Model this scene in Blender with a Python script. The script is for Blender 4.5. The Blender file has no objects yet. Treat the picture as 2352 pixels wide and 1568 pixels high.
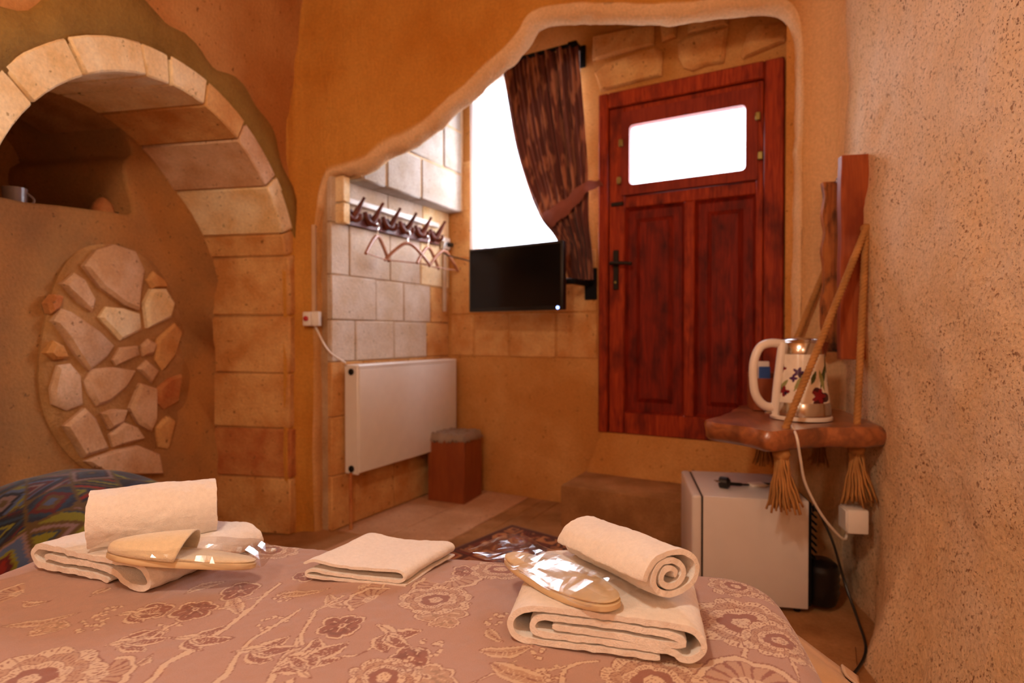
import bpy, bmesh, math, random
import numpy as np
from mathutils import Vector, Matrix

random.seed(7)
np.random.seed(7)
S = bpy.context.scene
COL = S.collection
PI = math.pi

# ------------------------------------------------------------------ camera
CAM_Z = 1.0
F = 1320.0                      # focal length in pixels of the 2352 px frame
PITCH = math.atan(16 / F)
cd = bpy.data.cameras.new('camera')
cam = bpy.data.objects.new('camera', cd)
COL.objects.link(cam)
cam.location = (0, 0, CAM_Z)
cam.rotation_euler = (PI / 2 - PITCH, 0, 0)
cd.sensor_width = 36.0
cd.lens = F / 2352 * 36.0
cd.clip_start = 0.02
cd.dof.use_dof = True
cd.dof.focus_distance = 1.0
cd.dof.aperture_fstop = 3.2
S.camera = cam

# ------------------------------------------------------------------ frames
# room frame (u right, v towards the entrance) and entrance alcove frame (b right, a deeper)
RC, RS = math.cos(math.radians(10.95)), math.sin(math.radians(10.95))
ROOM = Matrix(((RC, RS, 0, 0), (-RS, RC, 0, 0), (0, 0, 1, 0), (0, 0, 0, 1)))
AX, AY = 0.4806, 0.8769
C0 = (-0.418, 3.80)
ALC = Matrix(((AY, AX, 0, C0[0]), (-AX, AY, 0, C0[1]), (0, 0, 1, 0), (0, 0, 0, 1)))
ROOM_I, ALC_I = ROOM.inverted(), ALC.inverted()
RZ_ROOM = -math.radians(10.95)
RZ_ALC = -math.atan2(AX, AY)


def R(u, v, z=0.0):
    return ROOM @ Vector((u, v, z))


def E(b, a, z=0.0):
    return ALC @ Vector((b, a, z))


def ray(px, py):
    dx, dy = px - 1176.0, 784.0 - py
    return Vector((dx, F * math.cos(PITCH) + dy * math.sin(PITCH), dy * math.cos(PITCH) - F * math.sin(PITCH)))


def hit(px, py, inv, axis, val):
    """point of the plane (axis = val in a frame) that lies along a viewing direction, in that frame"""
    o = inv @ Vector((0, 0, CAM_Z))
    d = inv.to_3x3() @ ray(px, py)
    t = (val - o[axis]) / d[axis]
    return o + d * t


def room_v(px, py, v): return hit(px, py, ROOM_I, 1, v)
def room_u(px, py, u): return hit(px, py, ROOM_I, 0, u)
def room_z(px, py, z): return hit(px, py, ROOM_I, 2, z)
def alc_a(px, py, a): return hit(px, py, ALC_I, 1, a)
def alc_b(px, py, b): return hit(px, py, ALC_I, 0, b)
def wor_z(px, py, z): return hit(px, py, Matrix.Identity(4), 2, z)
def wor_y(px, py, y): return hit(px, py, Matrix.Identity(4), 1, y)


# ------------------------------------------------------------------ world, lights, exposure
world = bpy.data.worlds.new('sky')
S.world = world
world.use_nodes = True
bg = world.node_tree.nodes['Background']
bg.inputs[0].default_value = (0.86, 0.90, 1.0, 1)
bg.inputs[1].default_value = 4.0


def area(name, loc, target, sx, sy, power, color, spread=180):
    l = bpy.data.lights.new(name, 'AREA')
    l.shape = 'RECTANGLE'
    l.size, l.size_y = sx, sy
    l.energy = power
    l.color = color
    l.spread = math.radians(spread)
    o = bpy.data.objects.new(name, l)
    COL.objects.link(o)
    o.location = loc
    d = (Vector(target) - Vector(loc)).normalized()
    o.rotation_euler = d.to_track_quat('-Z', 'Y').to_euler()
    return o


WARM = (1.0, 0.875, 0.68)
DAY = (0.80, 0.86, 1.0)
area('window daylight', E(0.56, 0.42, 2.15), E(0.50, -2.6, 0.9), 0.95, 1.15, 112, DAY, 125)
area('door daylight', E(1.53, 0.30, 2.05), E(1.45, -2.4, 0.6), 0.7, 0.45, 30, DAY, 140)


def bulb(name, loc, power, radius, color):
    l = bpy.data.lights.new(name, 'POINT')
    l.energy = power
    l.shadow_soft_size = radius
    l.color = color
    o = bpy.data.objects.new(name, l)
    COL.objects.link(o)
    o.location = loc
    return o


bulb('pendant lamp', R(-0.42, 0.05, 2.08), 50, 0.09, WARM)
bulb('wall lamp left of the bed head', R(-1.20, -0.98, 1.75), 12, 0.09, WARM)
bulb('wall lamp right of the bed head', R(0.30, -0.98, 1.75), 14, 0.09, WARM)

S.view_settings.view_transform = 'Standard'
S.view_settings.look = 'None'
S.view_settings.gamma = 1.0
S.view_settings.use_curve_mapping = False
S.view_settings.exposure = 0.0


# ------------------------------------------------------------------ numeric noise
def _hash(ix, iy, iz):
    h = (ix.astype(np.int64) * 73856093) ^ (iy.astype(np.int64) * 19349663) ^ (iz.astype(np.int64) * 83492791)
    h = (h ^ (h >> 13)) * 1274126177
    h = h & 0x7fffffff
    return (h % 100003) / 100003.0


def vn(P):
    P = np.asarray(P, float)
    i = np.floor(P)
    f = P - i
    f = f * f * (3 - 2 * f)
    i = i.astype(np.int64)
    out = 0
    for dx in (0, 1):
        wx = f[:, 0] if dx else 1 - f[:, 0]
        for dy in (0, 1):
            wy = f[:, 1] if dy else 1 - f[:, 1]
            for dz in (0, 1):
                wz = f[:, 2] if dz else 1 - f[:, 2]
                out = out + wx * wy * wz * _hash(i[:, 0] + dx, i[:, 1] + dy, i[:, 2] + dz)
    return out * 2 - 1


def fbm(P, octv=3):
    P = np.asarray(P, float)
    s, a = 0, 1.0
    for k in range(octv):
        s = s + a * vn(P * (2 ** k) + 17.3 * k)
        a *= 0.5
    return s


# ------------------------------------------------------------------ materials
def lin(r, g=None, b=None):
    if g is None:
        r, g, b = r
    f = lambda c: (c / 255 / 12.92) if c <= 10 else ((c / 255 + 0.055) / 1.055) ** 2.4
    return (f(r), f(g), f(b), 1)


class M:
    """small node-graph helper around one principled material"""
    def __init__(s, name, rough=0.8, spec=0.3, metal=0.0):
        s.m = bpy.data.materials.new(name)
        s.m.use_nodes = True
        s.nt = s.m.node_tree
        s.b = s.nt.nodes['Principled BSDF']
        s.out = s.nt.nodes['Material Output']
        s.b.inputs['Roughness'].default_value = rough
        s.b.inputs['Specular IOR Level'].default_value = spec
        s.b.inputs['Metallic'].default_value = metal
        s.tc = s.nt.nodes.new('ShaderNodeTexCoord')

    def n(s, t, **k):
        nd = s.nt.nodes.new(t)
        for a, v in k.items():
            setattr(nd, a, v)
        return nd

    def l(s, a, b): s.nt.links.new(a, b)

    def noise(s, scale, detail=3, stretch=None, rough=0.55, dist=0.0, rot=(0, 0, 0)):
        t = s.n('ShaderNodeTexNoise')
        t.inputs['Scale'].default_value = scale
        t.inputs['Detail'].default_value = detail
        t.inputs['Roughness'].default_value = rough
        t.inputs['Distortion'].default_value = dist
        if stretch:
            mp = s.n('ShaderNodeMapping')
            mp.inputs['Scale'].default_value = stretch
            mp.inputs['Rotation'].default_value = rot
            s.l(s.tc.outputs['Object'], mp.inputs['Vector'])
            s.l(mp.outputs[0], t.inputs['Vector'])
        else:
            s.l(s.tc.outputs['Object'], t.inputs['Vector'])
        return t.outputs['Fac']

    def ramp(s, fac, lo, hi, c0=(0, 0, 0, 1), c1=(1, 1, 1, 1)):
        r = s.n('ShaderNodeValToRGB')
        r.color_ramp.elements[0].position = lo
        r.color_ramp.elements[1].position = hi
        r.color_ramp.elements[0].color = c0
        r.color_ramp.elements[1].color = c1
        s.l(fac, r.inputs[0])
        return r.outputs[0]

    def mix(s, fac, a, b, mode='MIX'):
        x = s.n('ShaderNodeMix', data_type='RGBA', blend_type=mode)
        if isinstance(fac, float):
            x.inputs[0].default_value = fac
        else:
            s.l(fac, x.inputs[0])
        for sock, val in ((x.inputs[6], a), (x.inputs[7], b)):
            if isinstance(val, tuple):
                sock.default_value = val
            else:
                s.l(val, sock)
        return x.outputs[2]

    def color(s, c):
        if isinstance(c, tuple):
            s.b.inputs['Base Color'].default_value = c
        else:
            s.l(c, s.b.inputs['Base Color'])

    def bump(s, h, strength, dist=0.01):
        bp = s.n('ShaderNodeBump')
        bp.inputs['Strength'].default_value = strength
        bp.inputs['Distance'].default_value = dist
        s.l(h, bp.inputs['Height'])
        if s.b.inputs['Normal'].is_linked:
            s.l(s.b.inputs['Normal'].links[0].from_socket, bp.inputs['Normal'])
        s.l(bp.outputs[0], s.b.inputs['Normal'])


def plaster(name, c1, c2, big=2.5, chisel=0.0, speck=None, fine=0.4, pores=0.0, tone=None):
    m = M(name, 0.92, 0.15)
    c = m.mix(m.ramp(m.noise(big, 4), 0.36, 0.64), c1, c2)
    if tone:          # paler tone where the attribute says so (rim of the opening, joint with the right wall)
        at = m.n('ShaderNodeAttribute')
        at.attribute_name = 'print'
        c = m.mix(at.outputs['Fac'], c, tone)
    g = m.noise(90, 3)
    c = m.mix(0.35, c, m.ramp(g, 0.25, 0.75, (0.55, 0.55, 0.55, 1), (1.25, 1.25, 1.25, 1)), 'MULTIPLY')
    if speck:
        dens = m.ramp(m.noise(9, 2), 0.35, 0.7)
        a = m.ramp(m.noise(120, 2, rough=0.6), 0.585, 0.665)
        b = m.ramp(m.noise(56, 2, rough=0.7), 0.62, 0.68)
        f = m.mix(1.0, a, b, 'LIGHTEN')
        d2 = m.mix(0.35, dens, (1, 1, 1, 1))
        f = m.mix(1.0, f, d2, 'MULTIPLY')
        c = m.mix(f, c, speck)
    if pores:
        p = m.ramp(m.noise(38, 2, rough=0.7), 0.66, 0.72)
        c = m.mix(p, c, tuple(v * pores for v in c2[:3]) + (1,))
        m.bump(p, -0.4, 0.006)
    m.color(c)
    m.bump(g, fine, 0.008)
    if chisel:
        m.bump(m.noise(1.0, 3, stretch=(70, 70, 9), dist=1.2), chisel, 0.012)
    return m.m


def wood(name, c1, c2, c3, grain=(60, 60, 4), rough=0.5, blotch=4, bump=0.25, spec=0.4):
    m = M(name, rough, spec)
    g = m.noise(1.0, 5, stretch=grain, dist=1.5)
    c = m.mix(m.ramp(g, 0.35, 0.68), c1, c2)
    c = m.mix(m.ramp(m.noise(blotch, 4, stretch=(2.2, 2.2, 1)), 0.48, 0.72), c, c3)
    m.color(c)
    m.bump(g, bump, 0.004)
    return m.m


def plain(name, c, rough=0.5, spec=0.4, metal=0.0, nz=None, var=0.12):
    m = M(name, rough, spec, metal)
    g = m.noise(14, 3)
    k = 1 - var
    m.color(m.mix(m.ramp(g, 0.35, 0.65), c, tuple(v * k for v in c[:3]) + (1,)))
    if nz:
        m.bump(m.noise(nz[0], 2), nz[1], 0.002)
    return m.m


def printed(name, rough=0.9, weave=(900, 0.3), sheen=0.2):
    m = M(name, rough, 0.1)
    at = m.n('ShaderNodeAttribute')
    at.attribute_name = 'print'
    g = m.noise(weave[0], 1)
    m.color(m.mix(0.18, at.outputs['Color'], m.ramp(g, 0.3, 0.7, (0.6, 0.6, 0.6, 1), (1.2, 1.2, 1.2, 1)), 'MULTIPLY'))
    m.bump(g, weave[1], 0.001)
    m.b.inputs['Sheen Weight'].default_value = sheen
    return m.m


def terry(name, c):
    m = M(name, 0.95, 0.08)
    g = m.noise(520, 3, rough=0.7)
    h = m.noise(120, 3, rough=0.7)
    m.color(m.mix(m.ramp(h, 0.3, 0.7), c, tuple(v * 0.90 for v in c[:3]) + (1,)))
    m.bump(g, 0.55, 0.0022)
    m.bump(h, 0.35, 0.004)
    m.b.inputs['Sheen Weight'].default_value = 0.35
    m.b.inputs['Sheen Roughness'].default_value = 0.5
    return m.m


MT = {}
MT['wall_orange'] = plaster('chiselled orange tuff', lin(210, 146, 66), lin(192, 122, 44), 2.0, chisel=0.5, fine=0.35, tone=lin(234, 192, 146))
MT['wall_left'] = plaster('warm brown plaster', lin(206, 150, 92), lin(188, 124, 66), 2.2, chisel=0.2, pores=0.45)
MT['band'] = plaster('olive brown mortar', lin(158, 120, 60), lin(136, 98, 44), 4, fine=0.5)
MT['wall_right'] = plaster('speckled tuff', lin(238, 204, 166), lin(230, 188, 140), 3, speck=lin(120, 68, 40), fine=0.55)
MT['stone'] = plaster('cream limestone', lin(250, 226, 184), lin(234, 194, 138), 7, fine=0.3, pores=0.5)
MT['stone_pale'] = plaster('pale limestone', lin(218, 200, 182), lin(204, 178, 150), 8, fine=0.3, pores=0.6)
MT['stone_ledge'] = plaster('ledge limestone', lin(182, 170, 160), lin(168, 152, 136), 8, fine=0.3, pores=0.6)
MT['stone_tan'] = plaster('tan limestone', lin(226, 174, 112), lin(204, 138, 76), 6, fine=0.35, pores=0.45)
MT['stone_rust'] = plaster('rust stained limestone', lin(186, 108, 60), lin(206, 140, 84), 9, fine=0.35, pores=0.45)
MT['stone_pink'] = plaster('pinkish fieldstone', lin(226, 186, 150), lin(206, 156, 112), 7, fine=0.3, pores=0.5)
MT['mortar'] = plaster('brown mortar', lin(196, 146, 92), lin(170, 118, 68), 6, fine=0.6)
MT['mortar_pale'] = plaster('pale mortar', lin(206, 172, 134), lin(186, 146, 104), 6, fine=0.5)
MT['niche'] = plaster('niche plaster', lin(190, 130, 72), lin(160, 116, 72), 2.4, fine=0.35, pores=0.6)
MT['alcove'] = plaster('alcove plaster', lin(214, 156, 92), lin(196, 132, 66), 2.6, fine=0.4, pores=0.6)
MT['floor'] = plaster('worn brown floor', lin(180, 130, 84), lin(150, 104, 62), 5, fine=0.25)
MT['slab'] = plaster('floor slab', lin(208, 160, 122), lin(190, 140, 100), 4, fine=0.15, pores=0.7)
MT['door'] = wood('red stained door wood', lin(176, 66, 24), lin(128, 34, 12), lin(88, 20, 8), blotch=5, rough=0.6, spec=0.2)
MT['door_dark'] = wood('dark red door wood', lin(140, 38, 14), lin(100, 22, 9), lin(70, 14, 8), blotch=6, rough=0.6, spec=0.2)
MT['sash'] = wood('dull red sash wood', lin(152, 56, 32), lin(126, 40, 24), lin(112, 32, 20), blotch=3, rough=0.6, spec=0.2)
MT['plank'] = wood('red brown plank', lin(172, 86, 42), lin(138, 60, 28), lin(124, 50, 24), grain=(30, 30, 3), rough=0.6, spec=0.2)
MT['burnt'] = wood('burnt knotty plank', lin(184, 108, 50), lin(140, 72, 32), lin(34, 16, 10), grain=(30, 30, 3), blotch=12, rough=0.6, spec=0.2)
MT['slab_wood'] = wood('rustic shelf wood', lin(176, 104, 58), lin(132, 70, 36), lin(100, 52, 28), grain=(30, 4, 30), rough=0.3, blotch=5, spec=0.7)
MT['slab_wood'].node_tree.nodes['Principled BSDF'].inputs['Coat Weight'].default_value = 0.6
MT['slab_wood'].node_tree.nodes['Principled BSDF'].inputs['Coat Roughness'].default_value = 0.28
MT['box_wood'] = wood('brown veneer', lin(150, 76, 32), lin(134, 62, 24), lin(128, 58, 24), grain=(30, 30, 2.5), rough=0.5)
MT['rack'] = wood('dark rack wood', lin(116, 50, 24), lin(88, 34, 15), lin(70, 26, 12), grain=(40, 8, 40))
MT['hanger'] = wood('hanger wood', lin(176, 112, 72), lin(150, 88, 52), lin(140, 78, 46), grain=(30, 8, 30))
MT['white'] = plain('white enamel', lin(236, 226, 216), 0.35, 0.5, var=0.04)
MT['fridge'] = plain('white fridge paint', lin(226, 214, 206), 0.22, 0.5, var=0.03)
MT['cream'] = plain('cream plastic', lin(240, 226, 212), 0.3, 0.5, var=0.04)
MT['black'] = plain('black plastic', lin(18, 16, 16), 0.35, 0.5)
MT['matt_black'] = plain('matt black metal', lin(14, 12, 12), 0.7, 0.2)
MT['screen'] = plain('dark glossy screen', lin(12, 10, 11), 0.18, 0.35, var=0.05)
MT['iron'] = plain('dark iron', lin(40, 34, 28), 0.5, 0.5, metal=0.6)
MT['steel'] = plain('brushed steel', lin(208, 200, 192), 0.2, 0.5, metal=1.0, var=0.08)
MT['brass'] = plain('dull brass', lin(150, 132, 70), 0.4, 0.5, metal=0.7)
MT['red'] = plain('red plastic', lin(190, 40, 36), 0.4)
MT['blue'] = plain('blue sachet', lin(50, 84, 150), 0.4)
MT['rope'] = plain('jute rope', lin(196, 138, 80), 0.9, 0.1, nz=(700, 0.5), var=0.3)
MT['towel'] = terry('white terry towel', lin(244, 232, 222))
MT['slipper'] = terry('beige slipper fabric', lin(236, 214, 180))
MT['sole'] = plain('beige sole', lin(228, 200, 158), 0.6, 0.3)
MT['hem'] = plain('beige cotton', lin(214, 176, 140), 0.9, 0.1, nz=(500, 0.4))
MT['mattress'] = plain('mattress ticking', lin(220, 206, 190), 0.9, 0.1)
MT['pouf_base'] = plain('dark cloth', lin(46, 34, 40), 0.9, 0.1)
MT['cup'] = plain('glazed cup', lin(150, 132, 130), 0.2, 0.5)
MT['cup_brown'] = plain('brown glaze', lin(92, 50, 30), 0.3, 0.5)
MT['bed_print'] = printed('floral duvet print', 0.85, (700, 0.25))
MT['kilim'] = printed('patchwork cloth print', 0.95, (500, 0.6))
MT['rug'] = printed('kilim rug print', 0.95, (350, 0.7))
MT['kettle_print'] = printed('glazed kettle print', 0.15, (40, 0.0), 0.0)
MT['kettle_print'].node_tree.nodes['Principled BSDF'].inputs['Specular IOR Level'].default_value = 0.5


def curtain_mat():
    m = M('brown leaf curtain', 0.75, 0.2)
    g = m.noise(1.0, 2, stretch=(24, 24, 5), dist=0.5)
    c = m.mix(m.ramp(g, 0.50, 0.60), lin(104, 54, 46), lin(170, 108, 80))
    m.color(c)
    m.bump(m.noise(600, 1), 0.2, 0.001)
    m.b.inputs['Sheen Weight'].default_value = 0.2
    return m.m


def see_through(name, col, transp, back=0.5):
    m = M(name)
    nt = m.nt
    tr = m.n('ShaderNodeBsdfTransparent')
    tl = m.n('ShaderNodeBsdfTranslucent')
    df = m.n('ShaderNodeBsdfDiffuse')
    tl.inputs[0].default_value = col
    df.inputs[0].default_value = col
    a = m.n('ShaderNodeMixShader')
    a.inputs[0].default_value = back
    m.l(df.outputs[0], a.inputs[1]); m.l(tl.outputs[0], a.inputs[2])
    b = m.n('ShaderNodeMixShader')
    w = m.noise(1.0, 2, stretch=(120, 120, 3))
    mr = m.n('ShaderNodeMapRange')
    mr.inputs[3].default_value = 1 - transp - 0.12
    mr.inputs[4].default_value = 1 - transp + 0.12
    m.l(w, mr.inputs[0]); m.l(mr.outputs[0], b.inputs[0])
    m.l(tr.outputs[0], b.inputs[1]); m.l(a.outputs[0], b.inputs[2])
    m.l(b.outputs[0], m.out.inputs[0])
    return m.m


def film_mat(name, gloss=0.10, wr=0.5, scale=40):
    m = M(name)
    tr = m.n('ShaderNodeBsdfTransparent')
    tr.inputs[0].default_value = (0.97, 0.97, 0.97, 1)
    gl = m.n('ShaderNodeBsdfGlossy')
    gl.inputs['Roughness'].default_value = 0.13
    gl.inputs[0].default_value = (1, 1, 1, 1)
    fr = m.n('ShaderNodeLayerWeight')
    fr.inputs[0].default_value = 0.35
    mr = m.n('ShaderNodeMapRange')
    mr.inputs[3].default_value = gloss
    mr.inputs[4].default_value = min(1, gloss + 0.22)
    bp = m.n('ShaderNodeBump')
    bp.inputs['Strength'].default_value = wr
    bp.inputs['Distance'].default_value = 0.01
    m.l(m.noise(scale, 3, dist=1.0), bp.inputs['Height'])
    m.l(bp.outputs[0], gl.inputs['Normal'])
    m.l(fr.outputs['Facing'], mr.inputs[0])
    a = m.n('ShaderNodeMixShader')
    m.l(mr.outputs[0], a.inputs[0])
    m.l(tr.outputs[0], a.inputs[1]); m.l(gl.outputs[0], a.inputs[2])
    m.l(a.outputs[0], m.out.inputs[0])
    return m.m


MT['curtain'] = curtain_mat()
MT['tie'] = plain('mauve brown cloth', lin(142, 80, 66), 0.8, 0.2, nz=(500, 0.3))
MT['sheer'] = see_through('white sheer voile', (0.92, 0.92, 0.93, 1), 0.5)
MT['frosted'] = see_through('frosted door glass', (0.92, 0.92, 0.92, 1), 0.6)
MT['glass'] = film_mat('window glass', 0.04, 0.0)
MT['bag'] = film_mat('clear plastic bag', 0.035, 0.0, 38)
MT['bin_bag'] = plain('grey plastic liner', lin(150, 126, 108), 0.3, 0.5, nz=(40, 0.6))
_e = M('blue standby light')
_e.b.inputs['Emission Color'].default_value = (0.25, 0.4, 1, 1)
_e.b.inputs['Emission Strength'].default_value = 6
MT['led'] = _e.m


# ------------------------------------------------------------------ mesh helpers: data is (verts, faces)
def join(*ds):
    V, Fc = [], []
    for v, f in ds:
        o = len(V)
        V += [tuple(p) for p in v]
        Fc += [tuple(i + o for i in q) for q in f]
    return V, Fc


def xf(d, m):
    return [tuple(m @ Vector(p)) for p in d[0]], d[1]


def box(x0, x1, y0, y1, z0, z1, bev=0.0, seg=1):
    v = [(x0, y0, z0), (x1, y0, z0), (x1, y1, z0), (x0, y1, z0), (x0, y0, z1), (x1, y0, z1), (x1, y1, z1), (x0, y1, z1)]
    f = [(3, 2, 1, 0), (4, 5, 6, 7), (0, 1, 5, 4), (1, 2, 6, 5), (2, 3, 7, 6), (3, 0, 4, 7)]
    return bevel((v, f), bev, seg) if bev else (v, f)


def bevel(d, off, seg=1, angle=0.5):
    bm = bmesh.new()
    vs = [bm.verts.new(p) for p in d[0]]
    for q in d[1]:
        bm.faces.new([vs[i] for i in q])
    bmesh.ops.recalc_face_normals(bm, faces=bm.faces)
    ed = [e for e in bm.edges if len(e.link_faces) == 2 and e.calc_face_angle(0) > angle]
    bmesh.ops.bevel(bm, geom=ed, offset=off, segments=seg, profile=0.5, affect='EDGES', clamp_overlap=True)
    bm.verts.index_update()
    r = [tuple(v.co) for v in bm.verts], [tuple(v.index for v in f.verts) for f in bm.faces]
    bm.free()
    return r


def prism(poly, n, h0, h1, chamfer=0.0):
    """poly: list of 3-D points (world), n: outward normal; from h0 to h1 along n, the front edge chamfered"""
    n = Vector(n).normalized()
    c = sum((Vector(p) for p in poly), Vector()) / len(poly)
    k = len(poly)
    V = [tuple(Vector(p) + n * h0) for p in poly]
    V += [tuple(Vector(p) + n * (h1 - chamfer)) for p in poly]
    ins = []
    for p in poly:
        d = (c - Vector(p))
        L = d.length
        ins.append(tuple(Vector(p) + d * min(0.4, chamfer * 1.3 / max(L, 1e-6)) + n * h1))
    V += ins
    Fc = []
    for r in (0, 1):
        for i in range(k):
            j = (i + 1) % k
            Fc.append((r * k + i, r * k + j, (r + 1) * k + j, (r + 1) * k + i))
    Fc.append(tuple(2 * k + i for i in range(k)))
    Fc.append(tuple(k - 1 - i for i in range(k)))
    return V, Fc


def tube(path, r, seg=10, cap=True, closed=False):
    P = [Vector(p) for p in path]
    n = len(P)
    rad = r if isinstance(r, (list, tuple)) else [r] * n
    V, Fc = [], []
    t0 = (P[1] - P[0]).normalized()
    up = Vector((0, 0, 1)) if abs(t0.z) < 0.9 else Vector((1, 0, 0))
    x = t0.cross(up).normalized()
    for i in range(n):
        if closed:
            t = (P[(i + 1) % n] - P[i - 1]).normalized()
        else:
            t = (P[min(i + 1, n - 1)] - P[max(i - 1, 0)]).normalized()
        x = (x - t * x.dot(t))
        x = x.normalized() if x.length > 1e-6 else t.orthogonal().normalized()
        y = t.cross(x)
        for k in range(seg):
            a = 2 * PI * k / seg
            V.append(tuple(P[i] + (x * math.cos(a) + y * math.sin(a)) * rad[i]))
    m = n if closed else n - 1
    for i in range(m):
        j = (i + 1) % n
        for k in range(seg):
            l = (k + 1) % seg
            Fc.append((i * seg + k, i * seg + l, j * seg + l, j * seg + k))
    if cap and not closed:
        Fc.append(tuple(range(seg - 1, -1, -1)))
        Fc.append(tuple((n - 1) * seg + k for k in range(seg)))
    return V, Fc


def spline(pts, n=60):
    P = [Vector(p) for p in pts]
    P = [P[0] * 2 - P[1]] + P + [P[-1] * 2 - P[-2]]
    raw = []
    for i in range(1, len(P) - 2):
        a, b, c, d = P[i - 1], P[i], P[i + 1], P[i + 2]
        for k in range(16):
            t = k / 16
            raw.append(0.5 * ((2 * b) + (c - a) * t + (2 * a - 5 * b + 4 * c - d) * t * t + (3 * b - a - 3 * c + d) * t ** 3))
    raw.append(P[-2])
    L = [0]
    for i in range(1, len(raw)):
        L.append(L[-1] + (raw[i] - raw[i - 1]).length)
    out, j = [], 0
    for k in range(n + 1):
        s = L[-1] * k / n
        while j < len(raw) - 2 and L[j + 1] < s:
            j += 1
        w = (s - L[j]) / max(1e-9, L[j + 1] - L[j])
        out.append(raw[j].lerp(raw[j + 1], min(1, w)))
    return out


def lathe(prof, seg=32, close=True):
    V, Fc = [], []
    for r, z in prof:
        for k in range(seg):
            a = 2 * PI * k / seg
            V.append((r * math.cos(a), r * math.sin(a), z))
    n = len(prof)
    for i in range(n - 1):
        for k in range(seg):
            l = (k + 1) % seg
            Fc.append((i * seg + k, i * seg + l, (i + 1) * seg + l, (i + 1) * seg + k))
    if close:
        Fc.append(tuple(range(seg - 1, -1, -1)))
        Fc.append(tuple((n - 1) * seg + k for k in range(seg)))
    return V, Fc


def gridf(nx, ny):
    return [(i * ny + j, (i + 1) * ny + j, (i + 1) * ny + j + 1, i * ny + j + 1) for i in range(nx - 1) for j in range(ny - 1)]


def ribbon(path, t, width, ny=24, rough=0.0, shear=0.0):
    """a thick folded sheet: path in (x, z), extruded along y"""
    P = [Vector((p[0], p[1])) for p in path]
    n = len(P)
    A, B = [], []
    for i in range(n):
        d = (P[min(i + 1, n - 1)] - P[max(i - 1, 0)]).normalized()
        nn = Vector((-d.y, d.x))
        h = t / 2
        e = min(i, n - 1 - i)
        if e < 2:
            h *= (0.55, 0.85)[e]
        A.append(P[i] + nn * h)
        B.append(P[i] - nn * h)
    ring = A + B[::-1]
    k = len(ring)
    V = []
    for j in range(ny + 1):
        y = (j / ny - 0.5) * width
        for q in ring:
            V.append((q.x + shear * y, y, q.y))
    if rough:
        a = np.array(V)
        nz = np.stack([fbm(a * 70 + s, 2) for s in (0, 31, 77)], 1) * rough
        lo = np.stack([vn(a * 14 + s) for s in (5, 41, 97)], 1) * rough * 2.0
        a = a + nz + lo
        V = [tuple(p) for p in a]
    Fc = []
    for j in range(ny):
        for i in range(k):
            l = (i + 1) % k
            Fc.append((j * k + i, (j + 1) * k + i, (j + 1) * k + l, j * k + l))
    for j, fl in ((0, 0), (ny, 1)):
        for i in range(n - 1):
            q = (j * k + i, j * k + i + 1, j * k + (k - 2 - i), j * k + (k - 1 - i))
            Fc.append(q if not fl else q[::-1])
    return V, Fc


# ------------------------------------------------------------------ scene-graph helpers
MATS_W = {}


def make_mesh(name, d, mat, smooth=True, ang=40, colors=None):
    me = bpy.data.meshes.new(name)
    me.from_pydata([tuple(p) for p in d[0]], [], [tuple(f) for f in d[1]])
    if not isinstance(mat, (list, tuple)):
        mat = [mat]
    for m in mat:
        me.materials.append(MT[m] if isinstance(m, str) else m)
    if smooth:
        me.shade_smooth()
        me.set_sharp_from_angle(angle=math.radians(ang))
    if colors is not None:
        at = me.color_attributes.new('print', 'FLOAT_COLOR', 'POINT')
        c = np.ones((len(me.vertices), 4), np.float32)
        c[:, :3] = colors
        at.data.foreach_set('color', c.ravel())
    me.update()
    return me


def fixn(d):
    bm = bmesh.new()
    vs = [bm.verts.new(p) for p in d[0]]
    for q in d[1]:
        try:
            bm.faces.new([vs[i] for i in q])
        except ValueError:
            pass
    bmesh.ops.recalc_face_normals(bm, faces=bm.faces)
    bm.verts.index_update()
    r = [tuple(v.co) for v in bm.verts], [tuple(v.index for v in f.verts) for f in bm.faces]
    bm.free()
    return r


def thing(name, label, cat, loc=(0, 0, 0), rz=0.0, group=None, kind=None):
    o = bpy.data.objects.new(name, None)
    o.empty_display_size = 0.05
    COL.objects.link(o)
    o.location = loc
    o.rotation_euler = (0, 0, rz)
    MATS_W[o.name] = Matrix.Translation(Vector(loc)) @ Matrix.Rotation(rz, 4, 'Z')
    return tag(o, label, cat, group, kind)


def tag(o, label=None, cat=None, group=None, kind=None):
    if label: o['label'] = label
    if cat: o['category'] = cat
    if group: o['group'] = group
    if kind: o['kind'] = kind
    return o


def part(name, d, mat, parent, world=False, label=None, **kw):
    """a mesh child; data in the thing's local frame, or in world coordinates"""
    if world:
        top = parent
        while top.parent: top = top.parent
        inv = MATS_W.get(top.name, Matrix.Identity(4)).inverted()
        d = xf(d, inv)
    o = bpy.data.objects.new(name, make_mesh(name, d, mat, **kw))
    COL.objects.link(o)
    o.parent = parent
    if label: o['label'] = label
    return o


def single(name, d, mat, label, cat, group=None, kind=None, **kw):
    """a thing that is one mesh, world coordinates; its origin goes to its base"""
    a = np.array(d[0])
    c = np.array([(a[:, 0].min() + a[:, 0].max()) / 2, (a[:, 1].min() + a[:, 1].max()) / 2, a[:, 2].min()])
    o = bpy.data.objects.new(name, make_mesh(name, ((a - c).tolist(), d[1]), mat, **kw))
    COL.objects.link(o)
    o.location = c
    MATS_W[o.name] = Matrix.Translation(Vector(c))
    return tag(o, label, cat, group, kind)


def struct(name, d, mat, label=None, **kw):
    o = bpy.data.objects.new(name, make_mesh(name, d, mat, **kw))
    COL.objects.link(o)
    o['kind'] = 'structure'
    if label: o['label'] = label
    return o


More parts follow.
